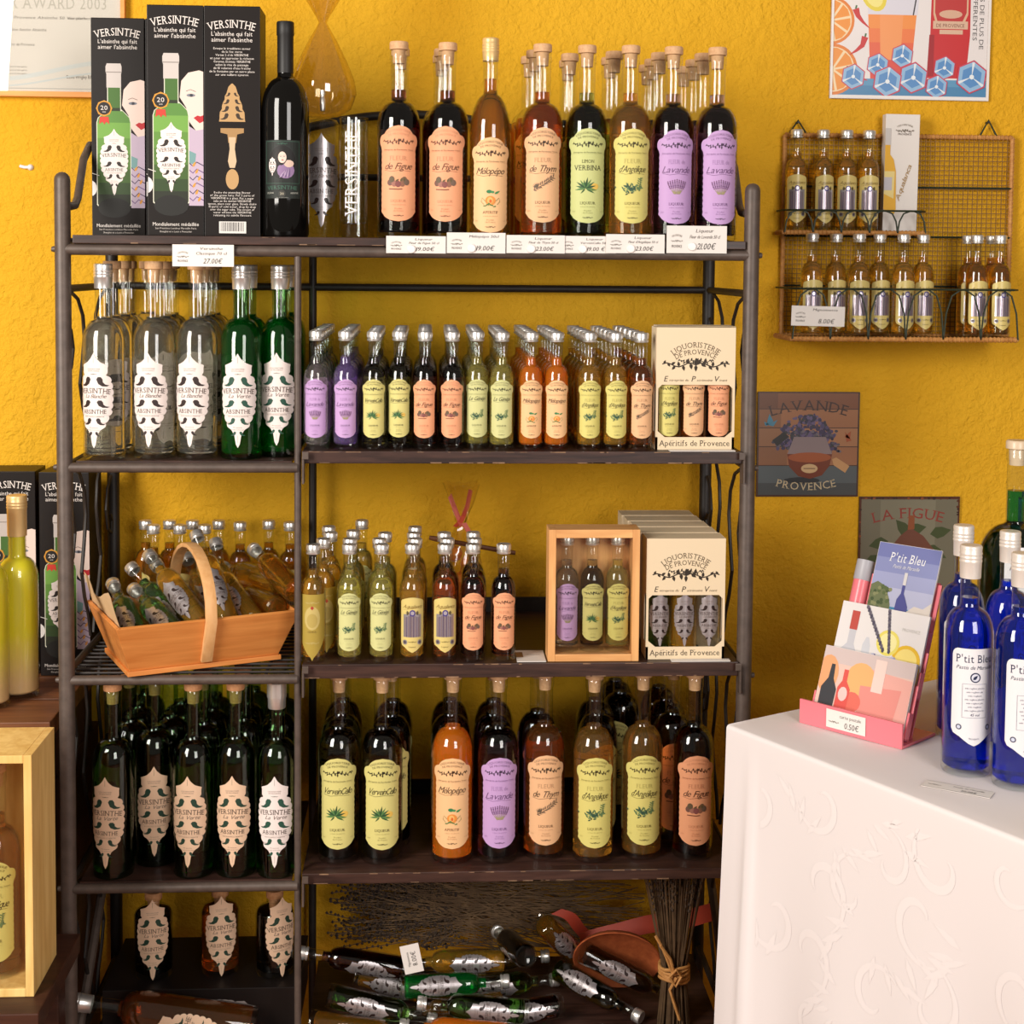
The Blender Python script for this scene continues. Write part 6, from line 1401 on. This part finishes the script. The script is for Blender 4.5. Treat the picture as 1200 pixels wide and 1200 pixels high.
def lf_citrus(a, w_, h_):
    a.rect(-w_/2, 0, w_/2, h_, (236, 230, 228), 0)
    a.poly([(-w_*.46, 0), (-w_*.2, 0), (-w_*.2, h_*.3), (-w_*.28, h_*.48), (-w_*.28, h_*.72), (-w_*.36, h_*.72), (-w_*.36, h_*.48), (-w_*.46, h_*.34)], (206, 204, 210), 1); a.rect(-w_*.365, h_*.66, -w_*.275, h_*.9, (196, 84, 74), 2)
    a.poly([(-w_*.18, h_*.1), (-w_*.08, h_*.1), (-w_*.09, h_*.5), (-w_*.12, h_*.6), (-w_*.15, h_*.6), (-w_*.18, h_*.5)], (214, 214, 220), 1)
    a.ell(w_*.33, h_*.40, w_*.16, w_*.16, (236, 190, 44), 2, 22); a.ell(w_*.33, h_*.40, w_*.125, w_*.125, (250, 226, 130), 3, 20); a.ell(w_*.38, h_*.22, w_*.16, w_*.15, (238, 196, 56), 4, 22); a.ell(w_*.38, h_*.22, w_*.12, w_*.115, (248, 218, 110), 5, 20)
    a.ell(w_*.10, h_*.58, w_*.13, w_*.13, (240, 224, 110), 2, 20); a.ell(w_*.10, h_*.58, w_*.1, w_*.1, (250, 240, 170), 3, 18)
    a.poly([(-w_*.06, 0), (w_*.22, 0), (w_*.24, h_*.4), (-w_*.08, h_*.4)], (150, 140, 186), 4); r = random.Random(3)
    for i in range(40): a.ell(r.uniform(-.07, .22)*w_, r.uniform(.02, .4)*h_, .022*w_, .03*w_, r.choice([(112, 100, 156), (176, 170, 206), (206, 204, 226)]), 5, 5)
    for sx, ex in ((-.2, .06), (.05, .13)):
        for i in range(14): t = i/13; a.ell((sx+(ex-sx)*t)*w_, (.98-.5*t)*h_, .018*w_, .03*w_, (84, 78, 96) if i % 2 else (110, 104, 116), 6, 5)
    a.rect(w_*.2, -0, w_*.5, h_*.05, (80, 64, 64), 6); a.text('PROVENCE', w_*.33, h_*.76, h_*.04, (200, 196, 190), 2, width=w_*.2)
def lf_red(a, w_, h_):
    a.rect(-w_/2, 0, w_/2, h_, (238, 200, 186), 0); a.rect(-w_/2, h_*.78, w_/2, h_, (216, 196, 192), 1)
    a.ell(-w_*.42, h_*.62, w_*.12, h_*.26, (240, 170, 120), 2, 16); a.ell(-w_*.05, h_*.62, w_*.16, h_*.24, (244, 184, 120), 2, 18)
    a.poly([(0, 0), (w_*.5, 0), (w_*.5, h_*.75), (w_*.05, h_*.8)], (240, 176, 164), 1); a.poly([(-w_*.02, h_*.05), (w_*.36, h_*.05), (w_*.4, h_*.6), (-.04*w_, h_*.55)], (236, 150, 140), 2); a.rect(w_*.08, h_*.5, w_*.2, h_*.95, (246, 216, 206), 3)
    a.poly([(-w_*.46, 0), (-w_*.3, 0), (-w_*.29, h_*.42), (-w_*.34, h_*.56), (-w_*.35, h_*.76), (-w_*.39, h_*.76), (-w_*.40, h_*.56), (-w_*.46, h_*.42)], (66, 66, 70), 3)
    a.poly([(-w_*.28, 0), (-w_*.15, 0), (-w_*.14, h_*.46), (-w_*.19, h_*.56), (-w_*.19, h_*.72), (-w_*.24, h_*.72), (-w_*.24, h_*.56), (-w_*.28, h_*.46)], (226, 92, 84), 3); a.ell(-w_*.21, h_*.38, w_*.05, h_*.1, (238, 206, 200), 4, 12); a.ell(-w_*.1, h_*.3, w_*.1, h_*.14, (232, 116, 100), 2, 14)
leaflet(LT[0], wl-.020, .106, .006, lf_red, 'frontmost leaflet in red and peach tones in pink holder', dx=.0)
leaflet(LT[1], wl-.026, .118, .004, lf_citrus, 'middle leaflet with lemons and lavender in the pink holder', dx=.0)
leaflet(LT[2], min(.105, wl-.058), .158, .003, lf_bleu, 'rear leaflet with blue bottle by the sea in pink holder', dx=.0)
tg = empty('price_tag', mw=HW @ T(wl*.47, -.0045, .005)); tag(tg, 'white handwritten price tag stuck on the pink leaflet holder', 'price card')
obj('card', MB().box((0, 0, .014), (.066, .0008, .027)), M_PAPER, tg, smooth=False)
a = Art(); a.text('0.50€', .010, .004, .0085, (110, 104, 104), 1, width=.024, shear=.1); a.text('carte postale', .008, .018, .0048, (130, 124, 124), 1, width=.036); vine(a, -.020, .010, .009, (120, 112, 100), 1)
link('print', a.mesh('print', lambda x, y, of: (x, -.0006-of, y), M_PRINT, .0002), tg)
ts = HW @ T(.023, .0555, .0095) @ Matrix.Rotation(-tl_, 4, 'X')
pk = empty('card_tube', mw=ts); tag(pk, 'pink card tube with grey end standing in the leaflet holder', 'tube')
obj('tube', MB().lathe([(0, 0), (.0135, 0), (.0135, .212), (0, .212)], 20), M_PINK, pk); obj('end_cap', MB().lathe([(.0137, .202), (.0143, .203), (.0143, .233), (0, .234)], 20), M_GREYP, pk)
